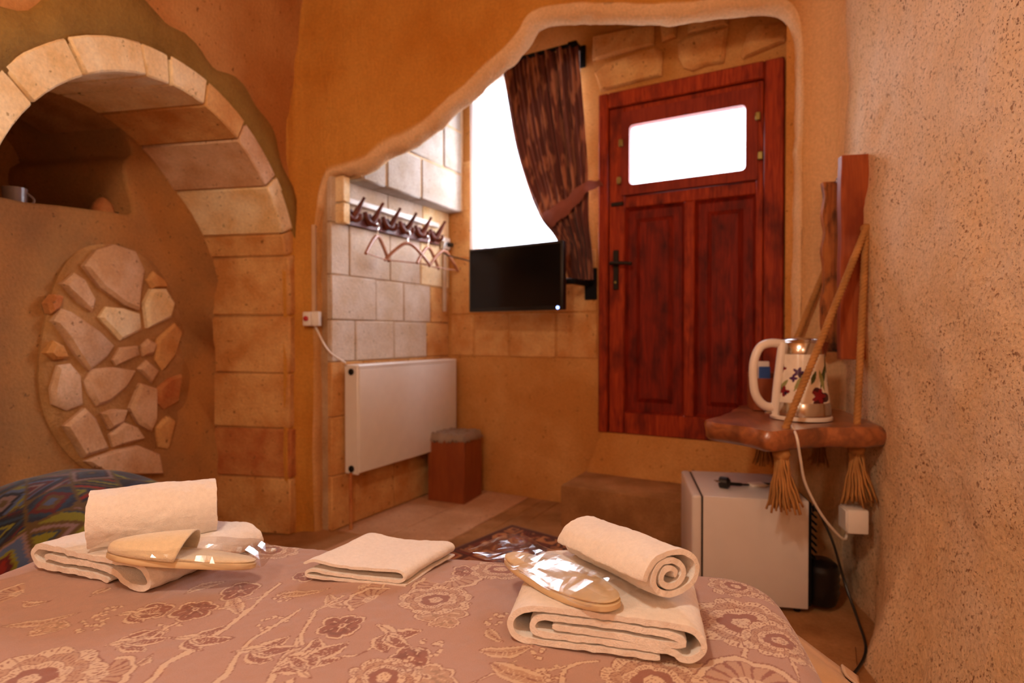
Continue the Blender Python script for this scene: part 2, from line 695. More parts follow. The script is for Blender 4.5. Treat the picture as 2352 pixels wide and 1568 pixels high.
def copy_tree(o, parent=None):
    c = o.copy()
    COL.objects.link(c)
    if parent: c.parent = parent
    for ch in list(o.children):
        copy_tree(ch, c)
    return c


# ================================================================== SETTING
U_L, U_R, V_E, Z_C = -1.635, 0.855, 2.66, 2.95
AV, AZ, AR, RT = 1.885, 1.215, 0.70, 0.105       # niche arch: centre v, springing z, radius, ring thickness
ND = 0.48                                        # niche depth

# ---- floor and ceiling, outer shell
shell = [(-2.9, -1.6), (2.35, -1.6), (2.55, 2.3), tuple(E(3.3, 0.30))[:2], tuple(E(-2.7, 0.30))[:2]]


def slab(poly, z0, z1):
    k = len(poly)
    V = [(x, y, z0) for x, y in poly] + [(x, y, z1) for x, y in poly]
    return V, [tuple(range(k - 1, -1, -1)), tuple(range(k, 2 * k))] + [(i, (i + 1) % k, k + (i + 1) % k, k + i) for i in range(k)]


floor = struct('floor', slab(shell, -0.12, 0.0), 'floor', 'worn brown stone floor')
struct('ceiling', slab(shell, Z_C, Z_C + 0.12), 'wall_orange', 'carved tuff ceiling above the room')
for i, (b0, b1, a0, a1) in enumerate([(0.012, 0.30, -0.46, -0.01), (0.306, 0.60, -0.46, -0.01), (0.012, 0.30, -1.0, -0.466),
                                      (0.306, 0.60, -1.0, -0.466), (0.16, 0.60, -1.7, -1.006)]):
    part('slab', xf(box(b0, b1, a0, a1, -0.02, 0.006, 0.003), ALC), 'slab', floor)
for i in range(4):
    for j in range(3):
        b0, a0 = 0.606 + i * 0.42, -1.0 + j * -0.42
        part('tile', xf(box(b0, b0 + 0.414, a0 - 0.414, a0, -0.02, 0.003, 0.003), ALC), 'floor', floor)
for i in range(2):
    part('tile', xf(box(0.606 + i * 0.1, 0.70 + i * 0.1, -0.99, -0.01, -0.02, 0.003, 0.003), ALC), 'floor', floor)

# outer shell so no sky leaks in behind the cave walls
so = [shell[0], shell[1], shell[2], shell[3]]
w = []
for p, q in ((shell[4], shell[0]), (shell[0], shell[1]), (shell[1], shell[2]), (shell[2], shell[3])):
    d = Vector((q[0] - p[0], q[1] - p[1], 0)).normalized()
    n = Vector((d.y, -d.x, 0)) * 0.1
    V = [(p[0], p[1], 0), (q[0], q[1], 0), (q[0] + n.x, q[1] + n.y, 0), (p[0] + n.x, p[1] + n.y, 0)]
    w.append((V + [(x, y, Z_C) for x, y, _ in V], box(0, 1, 0, 1, 0, 1)[1]))
struct('sky_blocking_shell', join(*w), 'wall_left', 'added unseen shell that blocks the sky around the room')

# back wall of the room behind the bed head
struct('wall_back', xf(box(U_L - 0.1, U_R + 0.1, -1.35, -1.20, 0, Z_C), ROOM), 'wall_left', 'wall behind the bed head')


# ---- right wall: speckled tuff, gently uneven, flaring at its foot
def wall_right():
    nv, nz = 260, 190
    v = np.linspace(-1.3, 3.1, nv)
    z = np.linspace(0, Z_C, nz)
    Vv, Zz = np.meshgrid(v, z, indexing='ij')
    P = np.stack([Vv.ravel(), Zz.ravel(), np.zeros(Vv.size)], 1)
    u = U_R + 0.018 * fbm(P * 1.6, 2) + 0.006 * fbm(P * 7, 3) + 0.0022 * fbm(P * 34, 2)
    foot = np.clip((0.55 - P[:, 1]) / 0.55, 0, 1)
    u -= 0.145 * foot ** 1.5 * np.clip((2.2 - P[:, 0]) / 0.3, 0.1, 1)
    u += 0.05 * np.clip((P[:, 0] - 2.35) / 0.4, 0, 1)
    X = np.stack([u, P[:, 0], P[:, 1]], 1)
    m = np.array(ROOM)[:3, :3]
    return (X @ m.T).tolist(), [f[::-1] for f in gridf(nv, nz)]


struct('wall_right', wall_right(), 'wall_right', 'speckled tan tuff wall at the right of the bed', ang=180)


# ---- front wall: orange tuff with the big irregular opening to the entrance
OUT_PX = [(748, 1230), (746, 1000), (746, 800), (746, 620), (748, 530), (762, 440), (776, 412), (815, 404), (862, 394), (905, 362),
          (960, 338), (1010, 302), (1052, 262), (1092, 230), (1132, 188), (1180, 148), (1216, 104), (1244, 66), (1300, 56), (1400, 58),
          (1480, 60), (1560, 56), (1640, 46), (1720, 36), (1775, 36), (1806, 56), (1819, 96), (1822, 160), (1820, 400), (1816, 700), (1812, 1000), (1806, 1290)]


def wall_front():
    vs = V_E + 0.07
    pts = []
    for px, py in OUT_PX:
        p = room_v(px, py, vs)
        pts.append(Vector((p.x, max(p.z, 0.0), 0)))
    pts[0].y = 0.0
    pts[-1].y = 0.0
    # split at the two upper corners so that pieces map to left edge / top / right edge
    ci, cj = 6, 26
    def res(seg, n):
        return spline(seg, n)
    A = res(pts[:ci + 1], 50)
    B = res(pts[ci:cj + 1], 190)
    C = res(pts[cj:], 60)
    line = A[:-1] + B[:-1] + C
    n = len(line)
    tgt = []
    for k in range(50): tgt.append((U_L - 0.02, Z_C * k / 50))
    for k in range(190): tgt.append((U_L - 0.02 + (U_R + 0.12 - U_L) * k / 190, Z_C))
    for k in range(61): tgt.append((U_R + 0.10, Z_C * (1 - k / 60)))
    rows = []
    # per-point outward normal
    nor = []
    for i in range(n):
        d = (line[min(i + 2, n - 1)] - line[max(i - 2, 0)]).normalized()
        nor.append(Vector((-d.y, d.x, 0)))
    rad = []
    for i in range(n):
        t = min(1, max(0, (i - 44) / 25)) * min(1, max(0, (n - 62 - i) / 25))
        rad.append(0.022 + 0.036 * t)
    fl = [min(1, max(0, (i - 46) / 12)) for i in range(n)]
    for dv in (0.32, 0.22, 0.12, 0.06, 0.02):
        rows.append([(line[i].x + nor[i].x * dv * 0.66 * fl[i], line[i].y + nor[i].y * dv * 0.66 * fl[i], vs + dv) for i in range(n)])
    for k in range(0, 9):
        f = k / 8 * PI / 2
        rows.append([(line[i].x + nor[i].x * rad[i] * (1 - math.cos(f)), line[i].y + nor[i].y * rad[i] * (1 - math.cos(f)),
                      vs - 0.07 * math.sin(f) * (rad[i] / 0.077) - 0.07 * (1 - rad[i] / 0.077) * math.sin(f)) for i in range(n)])
    K = 44
    for k in range(1, K + 1):
        s = (k / K) ** 1.35
        row = []
        for i in range(n):
            x0, z0 = line[i].x + nor[i].x * rad[i], line[i].y + nor[i].y * rad[i]
            row.append((x0 + (tgt[i][0] - x0) * s, z0 + (tgt[i][1] - z0) * s, V_E))
        rows.append(row)
    X = np.array(rows).reshape(-1, 3)          # u, z, v
    rf = 0.13
    dR = np.clip(X[:, 0] - (U_R + 0.03 - rf), 0, rf)
    X[:, 2] -= np.where(X[:, 2] < V_E + 0.02, rf - np.sqrt(np.maximum(rf * rf - dR * dR, 0)), 0)
    lf = 0.07
    dL = np.clip((U_L + lf) - X[:, 0], 0, lf)
    X[:, 2] -= np.where(X[:, 2] < V_E + 0.02, lf - np.sqrt(np.maximum(lf * lf - dL * dL, 0)), 0)
    Q = np.stack([X[:, 0], X[:, 1], X[:, 2]], 1)
    nrow = len(rows)
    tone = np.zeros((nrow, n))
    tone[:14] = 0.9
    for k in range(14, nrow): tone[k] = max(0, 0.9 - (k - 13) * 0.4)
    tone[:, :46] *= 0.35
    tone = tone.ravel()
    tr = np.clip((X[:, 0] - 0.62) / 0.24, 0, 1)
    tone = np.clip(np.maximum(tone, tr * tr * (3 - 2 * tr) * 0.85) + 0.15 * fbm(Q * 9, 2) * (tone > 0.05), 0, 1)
    nz = 0.012 * fbm(Q * 2.2, 2) + 0.006 * fbm(Q * np.array([16, 6, 16]), 3)
    edge = np.zeros(len(X)); edge[: n * 14] = 1
    X[:, 2] -= nz
    X[:, 0] += edge * 0.005 * fbm(Q * 14 + 3, 3)
    X[:, 1] += edge * 0.006 * fbm(Q * 14 + 9, 3) * (X[:, 1] > 0.05)
    W = np.stack([X[:, 0], X[:, 2], X[:, 1]], 1) @ np.array(ROOM)[:3, :3].T
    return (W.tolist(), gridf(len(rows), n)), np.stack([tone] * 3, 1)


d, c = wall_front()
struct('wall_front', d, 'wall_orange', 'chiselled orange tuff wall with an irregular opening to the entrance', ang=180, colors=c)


# ---- left wall with the arched niche
def arch_line(r, n=60, foot=0.0):
    """outline of the arch at radius r in (v, z): up the near jamb, over, down the far jamb"""
    L = [(AV - r, foot + (AZ - foot) * k / 12) for k in range(12)]
    for k in range(n + 1):
        a = PI - PI * k / n
        L.append((AV + r * math.cos(a), AZ + r * math.sin(a)))
    L += [(AV + r, AZ - (AZ - foot) * (k + 1) / 12) for k in range(12)]
    return L


def wall_left():
    line = arch_line(AR + RT - 0.01, 60)
    line = [(min(v, V_E - 0.004), z) for v, z in line]
    n = len(line)
    tgt = []
    for k, (v, z) in enumerate(line):
        if k < 24: tgt.append((-1.3, min(Z_C, Z_C * k / 23)))
        elif k < 62: tgt.append((-1.3 + (V_E + 1.35) * (k - 23) / 38, Z_C))
        else: tgt.append((V_E + 0.05, Z_C * (1 - (k - 62) / (n - 1 - 62))))
    rows = [[(v, z, -0.08) for v, z in line]]
    K = 40
    for k in range(K + 1):
        s = (k / K) ** 1.3
        rows.append([(v + (tv - v) * s, z + (tz - z) * s, 0) for (v, z), (tv, tz) in zip(line, tgt)])
    X = np.array(rows).reshape(-1, 3)
    u = U_L + X[:, 2] + 0.010 * fbm(X * 2, 2) + 0.004 * fbm(X * 11, 3)
    # the wall leans over softly towards the vault
    u = u + 0.10 * np.clip((X[:, 1] - 2.0) / 0.9, 0, 1) ** 2
    W = np.stack([u, X[:, 0], X[:, 1]], 1) @ np.array(ROOM)[:3, :3].T
    return W.tolist(), [f[::-1] for f in gridf(len(rows), n)]


wl = struct('wall_left', wall_left(), 'wall_left', 'brown plastered wall with a stone arched niche', ang=180)


def arch_band():
    a = arch_line(AR + RT - 0.015, 80)
    b = arch_line(AR + RT + 0.13, 80)
    rows = []
    for k, off in ((0, -0.02), (0.0, 0.012), (0.5, 0.016), (0.9, 0.012), (1.0, -0.004)):
        r = []
        for i, (p, q) in enumerate(zip(a, b)):
            wv = 1 + 0.22 * math.sin(i * 0.31) + 0.12 * math.sin(i * 0.83 + 1)
            r.append((min(p[0] + (q[0] - p[0]) * k * wv, V_E - 0.006), p[1] + (q[1] - p[1]) * k * wv, off))
        rows.append(r)
    X = np.array(rows).reshape(-1, 3)
    u = U_L + X[:, 2] + 0.010 * fbm(X * np.array([1, 1, 0]) * 2, 2) + 0.004 * fbm(X * 12, 2)
    u = u + 0.10 * np.clip((X[:, 1] - 2.0) / 0.9, 0, 1) ** 2
    W = np.stack([u, X[:, 0], X[:, 1]], 1) @ np.array(ROOM)[:3, :3].T
    return W.tolist(), [f[::-1] for f in gridf(len(rows), len(a))]


part('mortar_band', arch_band(), 'band', wl, ang=180)

# vault behind the stones (mortar in the joints)
line = arch_line(AR + 0.009, 40)
V = []
for u in (U_L - 0.012, U_L - ND - 0.4):
    V += [tuple(R(u, v, z)) for v, z in line]
k = len(line)
part('mortar', (V, [(i, i + 1, k + i + 1, k + i) for i in range(k - 1)]), 'mortar', wl)

# arch stones: each one has a front on the ring and a soffit in the niche
ANG = [158, 141.8, 124, 103, 94, 80, 62.5, 42, 22.9, 14]
def pt(s):          # s: angle in degrees, or ('j', z, side)
    a = math.radians(s)
    return (AV, AZ, a)


def wedge(lo, hi, depth, mat, jit):
    """lo/hi: lists of (v,z,dir v,dir z) along the intrados between two joints"""
    n = len(lo)
    V = []
    f0 = U_L + 0.014 + jit
    for u in (f0, f0 - 0.24, U_L - depth):
        for (v, z, dv, dz) in lo:
            V.append((u, v + dv * jit * 0.3, z + dz * jit * 0.3))
        for (v, z, dv, dz) in reversed(lo):
            V.append((u, min(v + dv * RT, V_E - 0.012), z + dz * RT))
    m = 2 * n
    Fc = []
    for r in range(2):
        for i in range(m):
            j = (i + 1) % m
            Fc.append((r * m + i, r * m + j, (r + 1) * m + j, (r + 1) * m + i))
    for i in range(n - 1):
        Fc.append((i, m - 1 - i, m - 2 - i, i + 1))
        Fc.append((2 * m + i, 2 * m + i + 1, 2 * m + m - 2 - i, 2 * m + m - 1 - i))
    return bevel(fixn((V, Fc)), 0.006, 1, 0.6)


def arc_pts(a0, a1, n=4, gap=0.0035):
    g = gap / AR
    a0, a1 = math.radians(a0) - g, math.radians(a1) + g
    out = []
    for k in range(n + 1):
        a = a0 + (a1 - a0) * k / n
        out.append((AV + AR * math.cos(a), AZ + AR * math.sin(a), math.cos(a), math.sin(a)))
    return out


STM = ['stone', 'stone', 'stone', 'stone', 'stone', 'stone_tan', 'stone_pink', 'stone', 'stone_tan']
for i in range(len(ANG) - 1):
    d = wedge(arc_pts(ANG[i], ANG[i + 1], 3 if ANG[i] - ANG[i + 1] < 15 else 4), None, ND, None, random.uniform(-0.004, 0.006))
    part('arch_stone', xf(d, ROOM), STM[i], wl)
# springers and jambs on both sides
ZJ = [1.093, 0.806, 0.531, 0.283, 0.0]
far = arc_pts(14, 0.5, 2) + [(AV + AR, ZJ[0] + 0.006, 1, 0)]
part('arch_stone', xf(wedge(far, None, ND, None, 0.002), ROOM), 'stone_tan', wl)
JM = ['stone_tan', 'stone_tan', 'stone_rust', 'stone_tan']
for i in range(4):
    z1, z0 = ZJ[i] - 0.003, ZJ[i + 1] + 0.003
    part('arch_stone', xf(wedge([(AV + AR, z1, 1, 0), (AV + AR, z0, 1, 0)], None, ND, None, random.uniform(-0.003, 0.005)), ROOM), JM[i], wl)
    part('arch_stone', xf(wedge([(AV - AR, z0, -1, 0), (AV - AR, z1, -1, 0)], None, ND, None, random.uniform(-0.003, 0.005)), ROOM), 'stone', wl)
nr = [(AV - AR, ZJ[0] + 0.006, -1, 0)] + [p for p in arc_pts(179.5, 158, 3)]
part('arch_stone', xf(wedge(nr, None, ND, None, 0.003), ROOM), 'stone', wl)


# ---- niche back: plaster with a dark upper recess and an oval of fieldstones
UN = U_L - ND + 0.01
H_PX = [(-60, 444), (0, 452), (60, 464), (120, 470), (200, 480), (270, 489), (298, 494), (310, 486), (306, 462), (296, 430), (288, 396), (292, 366), (310, 344)]


def wall_niche():
    hp = [room_u(px, py, UN) for px, py in H_PX]
    hole = [(p.y, p.z) for p in hp]
    ztop = hole[-1][1]
    # close the hole over the top, under the vault
    v1 = hole[-1][0]
    top = []
    for k in range(1, 9):
        t = k / 8
        v = v1 + (1.0 - v1) * t
        top.append((v, ztop + 0.55 * math.sin(PI * 0.5 * min(1, t * 1.6))))
    v0 = hole[0][0]
    hole = [(1.0, hole[0][1])] + hole + top
    P = spline([(a, b, 0) for a, b in hole], 90)
    n = len(P)
    c = Vector((1.9, 1.7, 0))
    rows = []
    for du in (-0.62, -0.3, -0.06, -0.02):
        rows.append([(UN + du, p.x, p.y) for p in P])
    rows.append([(UN - 0.004, p.x, p.y) for p in P])
    for s in (0.02, 0.06, 0.15, 0.3, 0.6, 1.0, 1.6, 2.4):
        row = []
        for i, p in enumerate(P):
            d = (p - c)
            L = d.length
            q = c + d * (1 + s * 0.9 / max(L, 0.2))
            v = min(max(q.x, 0.6), AV + AR + 0.08)
            z = min(max(q.y, -0.05), AZ + AR + 0.3)
            row.append((UN, v, z))
        rows.append(row)
    X = np.array(rows).reshape(-1, 3)
    bulge = 0.03 * np.exp(-((X[:, 1] - 2.2) / 0.5) ** 2) * np.clip((1.5 - X[:, 2]) / 0.3, 0, 1)
    cove = 0.10 * np.clip((X[:, 1] - (AV + AR - 0.16)) / 0.2, 0, 1) ** 2
    X[:, 0] += 0.012 * fbm(X * 3, 3) + bulge * 0 + cove
    W = X @ np.array(ROOM)[:3, :3].T
    return W.tolist(), gridf(len(rows), n)


wn = struct('wall_niche', wall_niche(), 'niche', 'plastered back of the arched niche with a dark recess', ang=180)
# recess interior
rec = join(xf(box(UN - 0.68, UN - 0.62, 0.5, AV + AR + 0.1, 1.3, 2.2), ROOM), xf(box(UN - 0.64, UN - 0.03, 0.8, 2.6, 1.40, 1.462), ROOM))
part('recess_lining', rec, 'niche', wn)
# dark mortar ground of the oval
ov = []
for k in range(40):
    a = 2 * PI * k / 40
    wv = 1 + 0.03 * math.sin(3 * a + 1) + 0.02 * math.sin(5 * a)
    ov.append(room_u(262 + 172 * math.cos(a) * wv, 826 + 268 * math.sin(a) * wv, UN + 0.012))
nU = ROOM.to_3x3() @ Vector((1, 0, 0))
part('mortar_oval', prism([ROOM @ p for p in ov][::-1], nU, -0.03, 0.004, 0.012), 'mortar', wn)
ST = [[(470, 270), (540, 180), (640, 150), (760, 190), (810, 290), (790, 420), (780, 520), (700, 490), (560, 390)],
      [(350, 370), (420, 310), (480, 350), (540, 460), (520, 530), (450, 480)],
      [(560, 560), (600, 500), (700, 510), (790, 540), (800, 630), (680, 690)],
      [(810, 480), (850, 400), (930, 400), (980, 480), (960, 560), (830, 620)],
      [(830, 350), (870, 300), (940, 350), (950, 390), (860, 400)],
      [(300, 580), (340, 510), (400, 530), (560, 640), (640, 720), (600, 780), (500, 860), (420, 760), (360, 660)],
      [(640, 800), (680, 730), (780, 720), (790, 770), (660, 830)],
      [(800, 720), (840, 680), (890, 710), (870, 770), (810, 780)],
      [(480, 920), (520, 850), (640, 840), (770, 860), (720, 950), (620, 1040), (550, 1060), (500, 980)],
      [(290, 960), (330, 830), (400, 820), (460, 890), (470, 1050), (380, 1085), (300, 1050)],
      [(730, 1070), (790, 930), (880, 960), (880, 1140), (850, 1200), (780, 1160)],
      [(780, 850), (830, 800), (900, 860), (860, 930)],
      [(570, 1100), (640, 1075), (720, 1080), (700, 1150), (620, 1190)],
      [(360, 1170), (480, 1070), (540, 1130), (610, 1300), (470, 1350)],
      [(620, 1220), (700, 1150), (780, 1180), (820, 1240), (740, 1270), (640, 1290)],
      [(480, 1370), (640, 1310), (780, 1280), (900, 1330), (920, 1440), (600, 1450)],
      [(890, 680), (990, 590), (1030, 640), (990, 780), (920, 860), (880, 800)],
      [(890, 960), (960, 900), (1030, 880), (1010, 1040), (930, 1080), (890, 1040)],
      [(880, 1180), (950, 1110), (990, 1140), (950, 1300), (900, 1290)],
      [(260, 760), (300, 690), (360, 720), (390, 790), (300, 800)],
      [(270, 480), (310, 430), (360, 440), (340, 510), (290, 540)]]
SM = {2: 'stone', 3: 'stone', 4: 'stone_tan', 16: 'stone_tan', 17: 'stone_rust', 18: 'stone_tan', 19: 'stone_tan', 20: 'stone_rust'}
for i, s in enumerate(ST):
    poly = [ROOM @ room_u(x / 2.45, 500 + y / 2.45, UN + 0.03) for x, y in s]
    part('fieldstone', prism(poly[::-1], nU, -0.03, random.uniform(0.004, 0.016), 0.012), SM.get(i, 'stone_pink'), wn)

# ---- entrance alcove
# left (radiator) wall: b <= 0
we = struct('wall_entrance_left', xf(box(-0.14, -0.006, -1.02, 0.02, 0, Z_C), ALC), 'mortar_pale', 'stone wall of the entrance behind the radiator')
rows = [(0.0, 0.28), (0.28, 0.58), (0.58, 0.86), (0.86, 1.075), (1.075, 1.305), (1.305, 1.57), (1.57, 1.80)]
cuts = [[-1.03, -0.55, 0], [-1.03, -0.72, -0.3, 0], [-1.03, -0.8, -0.42, 0], [-1.03, -0.86, -0.55, -0.24, 0], [-1.03, -0.70, -0.46, -0.2, 0],
        [-1.03, -0.90, -0.58, -0.30, 0], [-1.03, -0.6, -0.28, 0]]
for (z0, z1), cs in zip(rows, cuts):
    for c0, c1 in zip(cs[:-1], cs[1:]):
        m = 'stone_pale' if (z0 > 0.8 and c0 < -0.4) else ('stone' if z0 > 0.8 and c0 < -0.25 else 'stone_tan')
        d = box(-0.03, random.uniform(0.0, 0.005), c0 + 0.0018, c1 - 0.0018, z0 + 0.0018, z1 - 0.0018, 0.005)
        part('stone_block', xf(d, ALC), m, we)
# upper block that juts out above the coat rack
ub = struct('wall_entrance_upper', xf(box(0.0, 0.112, -0.93, 0.02, 1.80, Z_C), ALC), 'mortar_pale', 'pale stone ledge block above the coat rack')
for z0, z1, cs in ((1.785, 2.03, [-0.92, -0.74, -0.44, -0.02]), (2.03, 2.30, [-0.92, -0.8, -0.55, -0.22, -0.02]), (2.30, 2.60, [-0.92, -0.7, -0.36, -0.02])):
    for c0, c1 in zip(cs[:-1], cs[1:]):
        part('stone_block', xf(box(0.01, 0.118 + random.uniform(-0.003, 0.003), c0 + 0.004, c1 - 0.004, z0 + 0.004, z1 - 0.004, 0.008), ALC), 'stone_ledge', ub)
# little pier stones beside the rack
for z0, z1 in ((1.562, 1.665), (1.671, 1.80)):
    part('stone_block', xf(box(0.0, 0.058, -1.0, -0.95, z0, z1, 0.005), ALC), 'stone', we)

# far wall with window and door openings
WB0, WB1, WZ0, WZ1 = 0.21, 0.93, 1.50, 2.60
DB0, DB1, DZ0, DZ1 = 1.057, 2.005, 0.448, 2.348


def far_wall():
    bs = [-2.7, WB0, WB1, DB0, DB1, 3.3]
    zs = [0, DZ0, WZ0, DZ1, WZ1, Z_C]
    ds = []
    for i in range(5):
        for j in range(5):
            if i == 1 and 2 <= j <= 3: continue
            if i == 3 and 1 <= j <= 2: continue
            ds.append(box(bs[i], bs[i + 1], 0.0, 0.22, zs[j], zs[j + 1]))
    return xf(join(*ds), ALC)


wf = struct('wall_entrance_far', far_wall(), 'alcove', 'plastered wall of the entrance with window and door', smooth=False)
tvb = [(0.86, 1.13, [0.02, 0.20, 0.46, 0.78, 1.04]), (1.13, 1.495, [0.02, 0.34, 0.70, 1.04]), (1.495, 1.80, [0.02, 0.195]), (1.80, 2.12, [0.02, 0.195])]
for z0, z1, cs in tvb:
    for c0, c1 in zip(cs[:-1], cs[1:]):
        part('stone_block', xf(box(c0 + 0.004, c1 - 0.004, -random.uniform(0.004, 0.009), 0.03, z0 + 0.002, z1 - 0.002, 0.006), ALC), 'stone_tan', wf)
# lintel stones over the door
LS = [[(690, 500), (760, 430), (1180, 300), (1220, 330), (1210, 520), (740, 640)],
      [(1335, 270), (1400, 220), (1720, 150), (1690, 420), (1560, 440), (1450, 480), (1380, 460), (1340, 380)],
      [(1870, 200), (1950, 130), (2130, 110), (2190, 170), (2160, 260), (1840, 390), (1820, 360)],
      [(680, 220), (900, 160), (1150, 120), (1150, 280), (900, 350), (680, 400)],
      [(1200, 100), (1330, 80), (1320, 220), (1210, 260)], [(1420, 60), (1720, -20), (1720, 130), (1410, 200)]]
nA = ALC.to_3x3() @ Vector((0, -1, 0))
for s in LS:
    poly = [ALC @ alc_a(1160 + x / 3.36, 20 + y / 3.36, -0.01) for x, y in s]
    part('lintel_stone', prism(poly[::-1], nA, -0.02, 0.02, 0.014), 'stone_tan', wf)
# right return wall of the alcove
struct('wall_entrance_right', xf(box(2.03, 2.15, -0.32, 0.02, 0, Z_C), ALC), 'alcove', 'narrow return wall right of the door')

# steps up to the door
sp = struct('trim_1', xf(box(0.98, 2.1, -0.40, 0.0, 0.0, 0.2198, 0.014, 2), ALC), 'floor', 'worn stone step below the door')
part('riser', fixn(xf(([(1.0, 0, 0.21), (2.1, 0, 0.21), (2.1, -0.075, 0.21), (1.0, -0.075, 0.21), (1.07, 0.0, 0.447), (2.1, 0.0, 0.447), (2.1, -0.035, 0.447), (1.07, -0.035, 0.447)],
                       box(0, 1, 0, 1, 0, 1)[1]), ALC)), 'alcove', sp)

# ---- window
win = thing('window_1', 'white painted window behind the sheer curtain', None, E(0.57, 0.1, WZ0), RZ_ALC, kind='structure')
hw, hh = (WB1 - WB0) / 2, WZ1 - WZ0
part('window_frame', join(box(-hw, -hw + 0.05, -0.03, 0.03, 0, hh), box(hw - 0.05, hw, -0.03, 0.03, 0, hh), box(-hw + 0.05, hw - 0.05, -0.03, 0.03, 0, 0.05),
                          box(-hw + 0.05, hw - 0.05, -0.03, 0.03, hh - 0.05, hh), box(-0.025, 0.025, -0.025, 0.025, 0.05, hh - 0.05)), 'white', win, smooth=False)
for s in (-1, 1):
    part('glass_pane', box(min(s * 0.025, s * (hw - 0.05)), max(s * 0.025, s * (hw - 0.05)), -0.003, 0.003, 0.05, hh - 0.05), 'glass', win, smooth=False)

# ---- door
door = thing('door_1', 'red stained wooden panelled door with a white glass light', None, E((DB0 + DB1) / 2, 0.0, DZ0), RZ_ALC, kind='structure')
DW, DH = DB1 - DB0, DZ1 - DZ0
bx = lambda b: b - (DB0 + DB1) / 2
bz = lambda z: z - DZ0
part('door_frame', join(box(-DW / 2, bx(1.112), -0.045, 0.08, 0, DH, 0.006), box(bx(1.915), DW / 2, -0.045, 0.08, 0, DH, 0.006), box(bx(1.112), bx(1.915), -0.045, 0.08, bz(2.262), DH, 0.006),
                        box(bx(1.10), bx(1.13), 0.031, 0.079, 0.0, bz(2.27)), box(bx(1.895), bx(1.925), 0.031, 0.079, 0.0, bz(2.27)), box(bx(1.13), bx(1.895), 0.031, 0.079, bz(2.245), bz(2.27))), 'door', door)
# leaf: stiles and rails
L0, L1 = bx(1.115), bx(1.912)
part('stile', box(L0, bx(1.205), -0.03, 0.03, 0.0, bz(2.258), 0.005), 'door', door)
part('stile', box(bx(1.878), L1, -0.03, 0.03, 0.0, bz(2.258), 0.005), 'door', door)
part('stile', box(bx(1.527), bx(1.582), -0.028, 0.03, bz(0.565), bz(1.70), 0.005), 'door', door)
part('rail', box(bx(1.205), bx(1.878), -0.029, 0.03, 0.0, bz(0.565), 0.005), 'door', door)
part('rail', box(bx(1.205), bx(1.878), -0.029, 0.03, bz(1.70), bz(1.765), 0.005), 'door', door)
for p0, p1 in ((1.205, 1.527), (1.582, 1.878)):
    x0, x1, z0, z1 = bx(p0), bx(p1), bz(0.565), bz(1.70)
    V, Fc = [], []
    for ins, dep in ((0.0, -0.020), (0.016, -0.002), (0.06, -0.002), (0.085, -0.018)):
        V += [(x0 + ins, dep, z0 + ins), (x1 - ins, dep, z0 + ins), (x1 - ins, dep, z1 - ins), (x0 + ins, dep, z1 - ins)]
    for r in range(3):
        for i in range(4):
            Fc.append((r * 4 + i, r * 4 + (i + 1) % 4, r * 4 + 4 + (i + 1) % 4, r * 4 + 4 + i))
    Fc.append((12, 13, 14, 15))
    part('panel', (V, Fc), 'door_dark', door, smooth=False)


def rounded(x0, x1, z0, z1, r, n=5):
    o = []
    for cx, cz, a0 in ((x1 - r, z0 + r, -90), (x1 - r, z1 - r, 0), (x0 + r, z1 - r, 90), (x0 + r, z0 + r, 180)):
        for k in range(n + 1):
            a = math.radians(a0 + 90 * k / n)
            o.append((cx + r * math.cos(a), cz + r * math.sin(a)))
    return o


go = rounded(bx(1.2355), bx(1.831), bz(1.821), bz(2.147), 0.022)
so_ = rounded(bx(1.19), bx(1.886), bz(1.768), bz(2.225), 0.004)
kk = len(go)
V = [(x, -0.012, z) for x, z in go] + [(x, -0.048, z) for x, z in go] + [(x, -0.048, z) for x, z in so_] + [(x, -0.01, z) for x, z in so_]
Fc = []
for r in range(3):
    for i in range(kk):
        Fc.append((r * kk + i, r * kk + (i + 1) % kk, (r + 1) * kk + (i + 1) % kk, (r + 1) * kk + i))
part('window_sash', join(fixn((V, Fc)), box(bx(1.19), bx(1.886), 0.006, 0.034, bz(1.75), bz(1.819)), box(bx(1.19), bx(1.886), 0.006, 0.034, bz(2.149), bz(2.24)),
                         box(bx(1.19), bx(1.234), 0.006, 0.034, bz(1.819), bz(2.149)), box(bx(1.833), bx(1.886), 0.006, 0.034, bz(1.819), bz(2.149))), 'sash', door, ang=30)
part('rail', box(bx(1.205), bx(1.878), -0.029, 0.03, bz(2.215), bz(2.258), 0.004), 'door', door)
part('glass_pane', box(bx(1.20), bx(1.87), -0.002, 0.004, bz(1.80), bz(2.19)), 'frosted', door, smooth=False)
ha = part('handle', join(box(bx(1.142), bx(1.172), -0.04, -0.028, bz(1.25), bz(1.47), 0.003), tube([(bx(1.157), -0.035, bz(1.392)), (bx(1.157), -0.085, bz(1.392))], 0.01),
                         tube([(bx(1.14), -0.085, bz(1.392)), (bx(1.19), -0.088, bz(1.392)), (bx(1.262), -0.085, bz(1.385))], 0.010)), 'iron', door, label='black iron lever handle')
part('keyhole', lathe([(0.006, 0), (0.007, 0.004), (0.003, 0.005)], 10), 'brass', ha)
for b, z in ((1.19, 2.055), (1.888, 2.075), (1.18, 1.85), (1.90, 1.88)):
    part('latch', box(bx(b) - 0.012, bx(b) + 0.012, -0.062, -0.046, bz(z) - 0.02, bz(z) + 0.02, 0.004), 'brass', door)
part('bolt', box(bx(1.13), bx(1.20), -0.045, -0.028, bz(1.715), bz(1.735), 0.003), 'iron', door)
for o in list(ha.children):
    o.location = (bx(1.157), -0.044, bz(1.29))
    o.rotation_euler = (PI / 2, 0, 0)

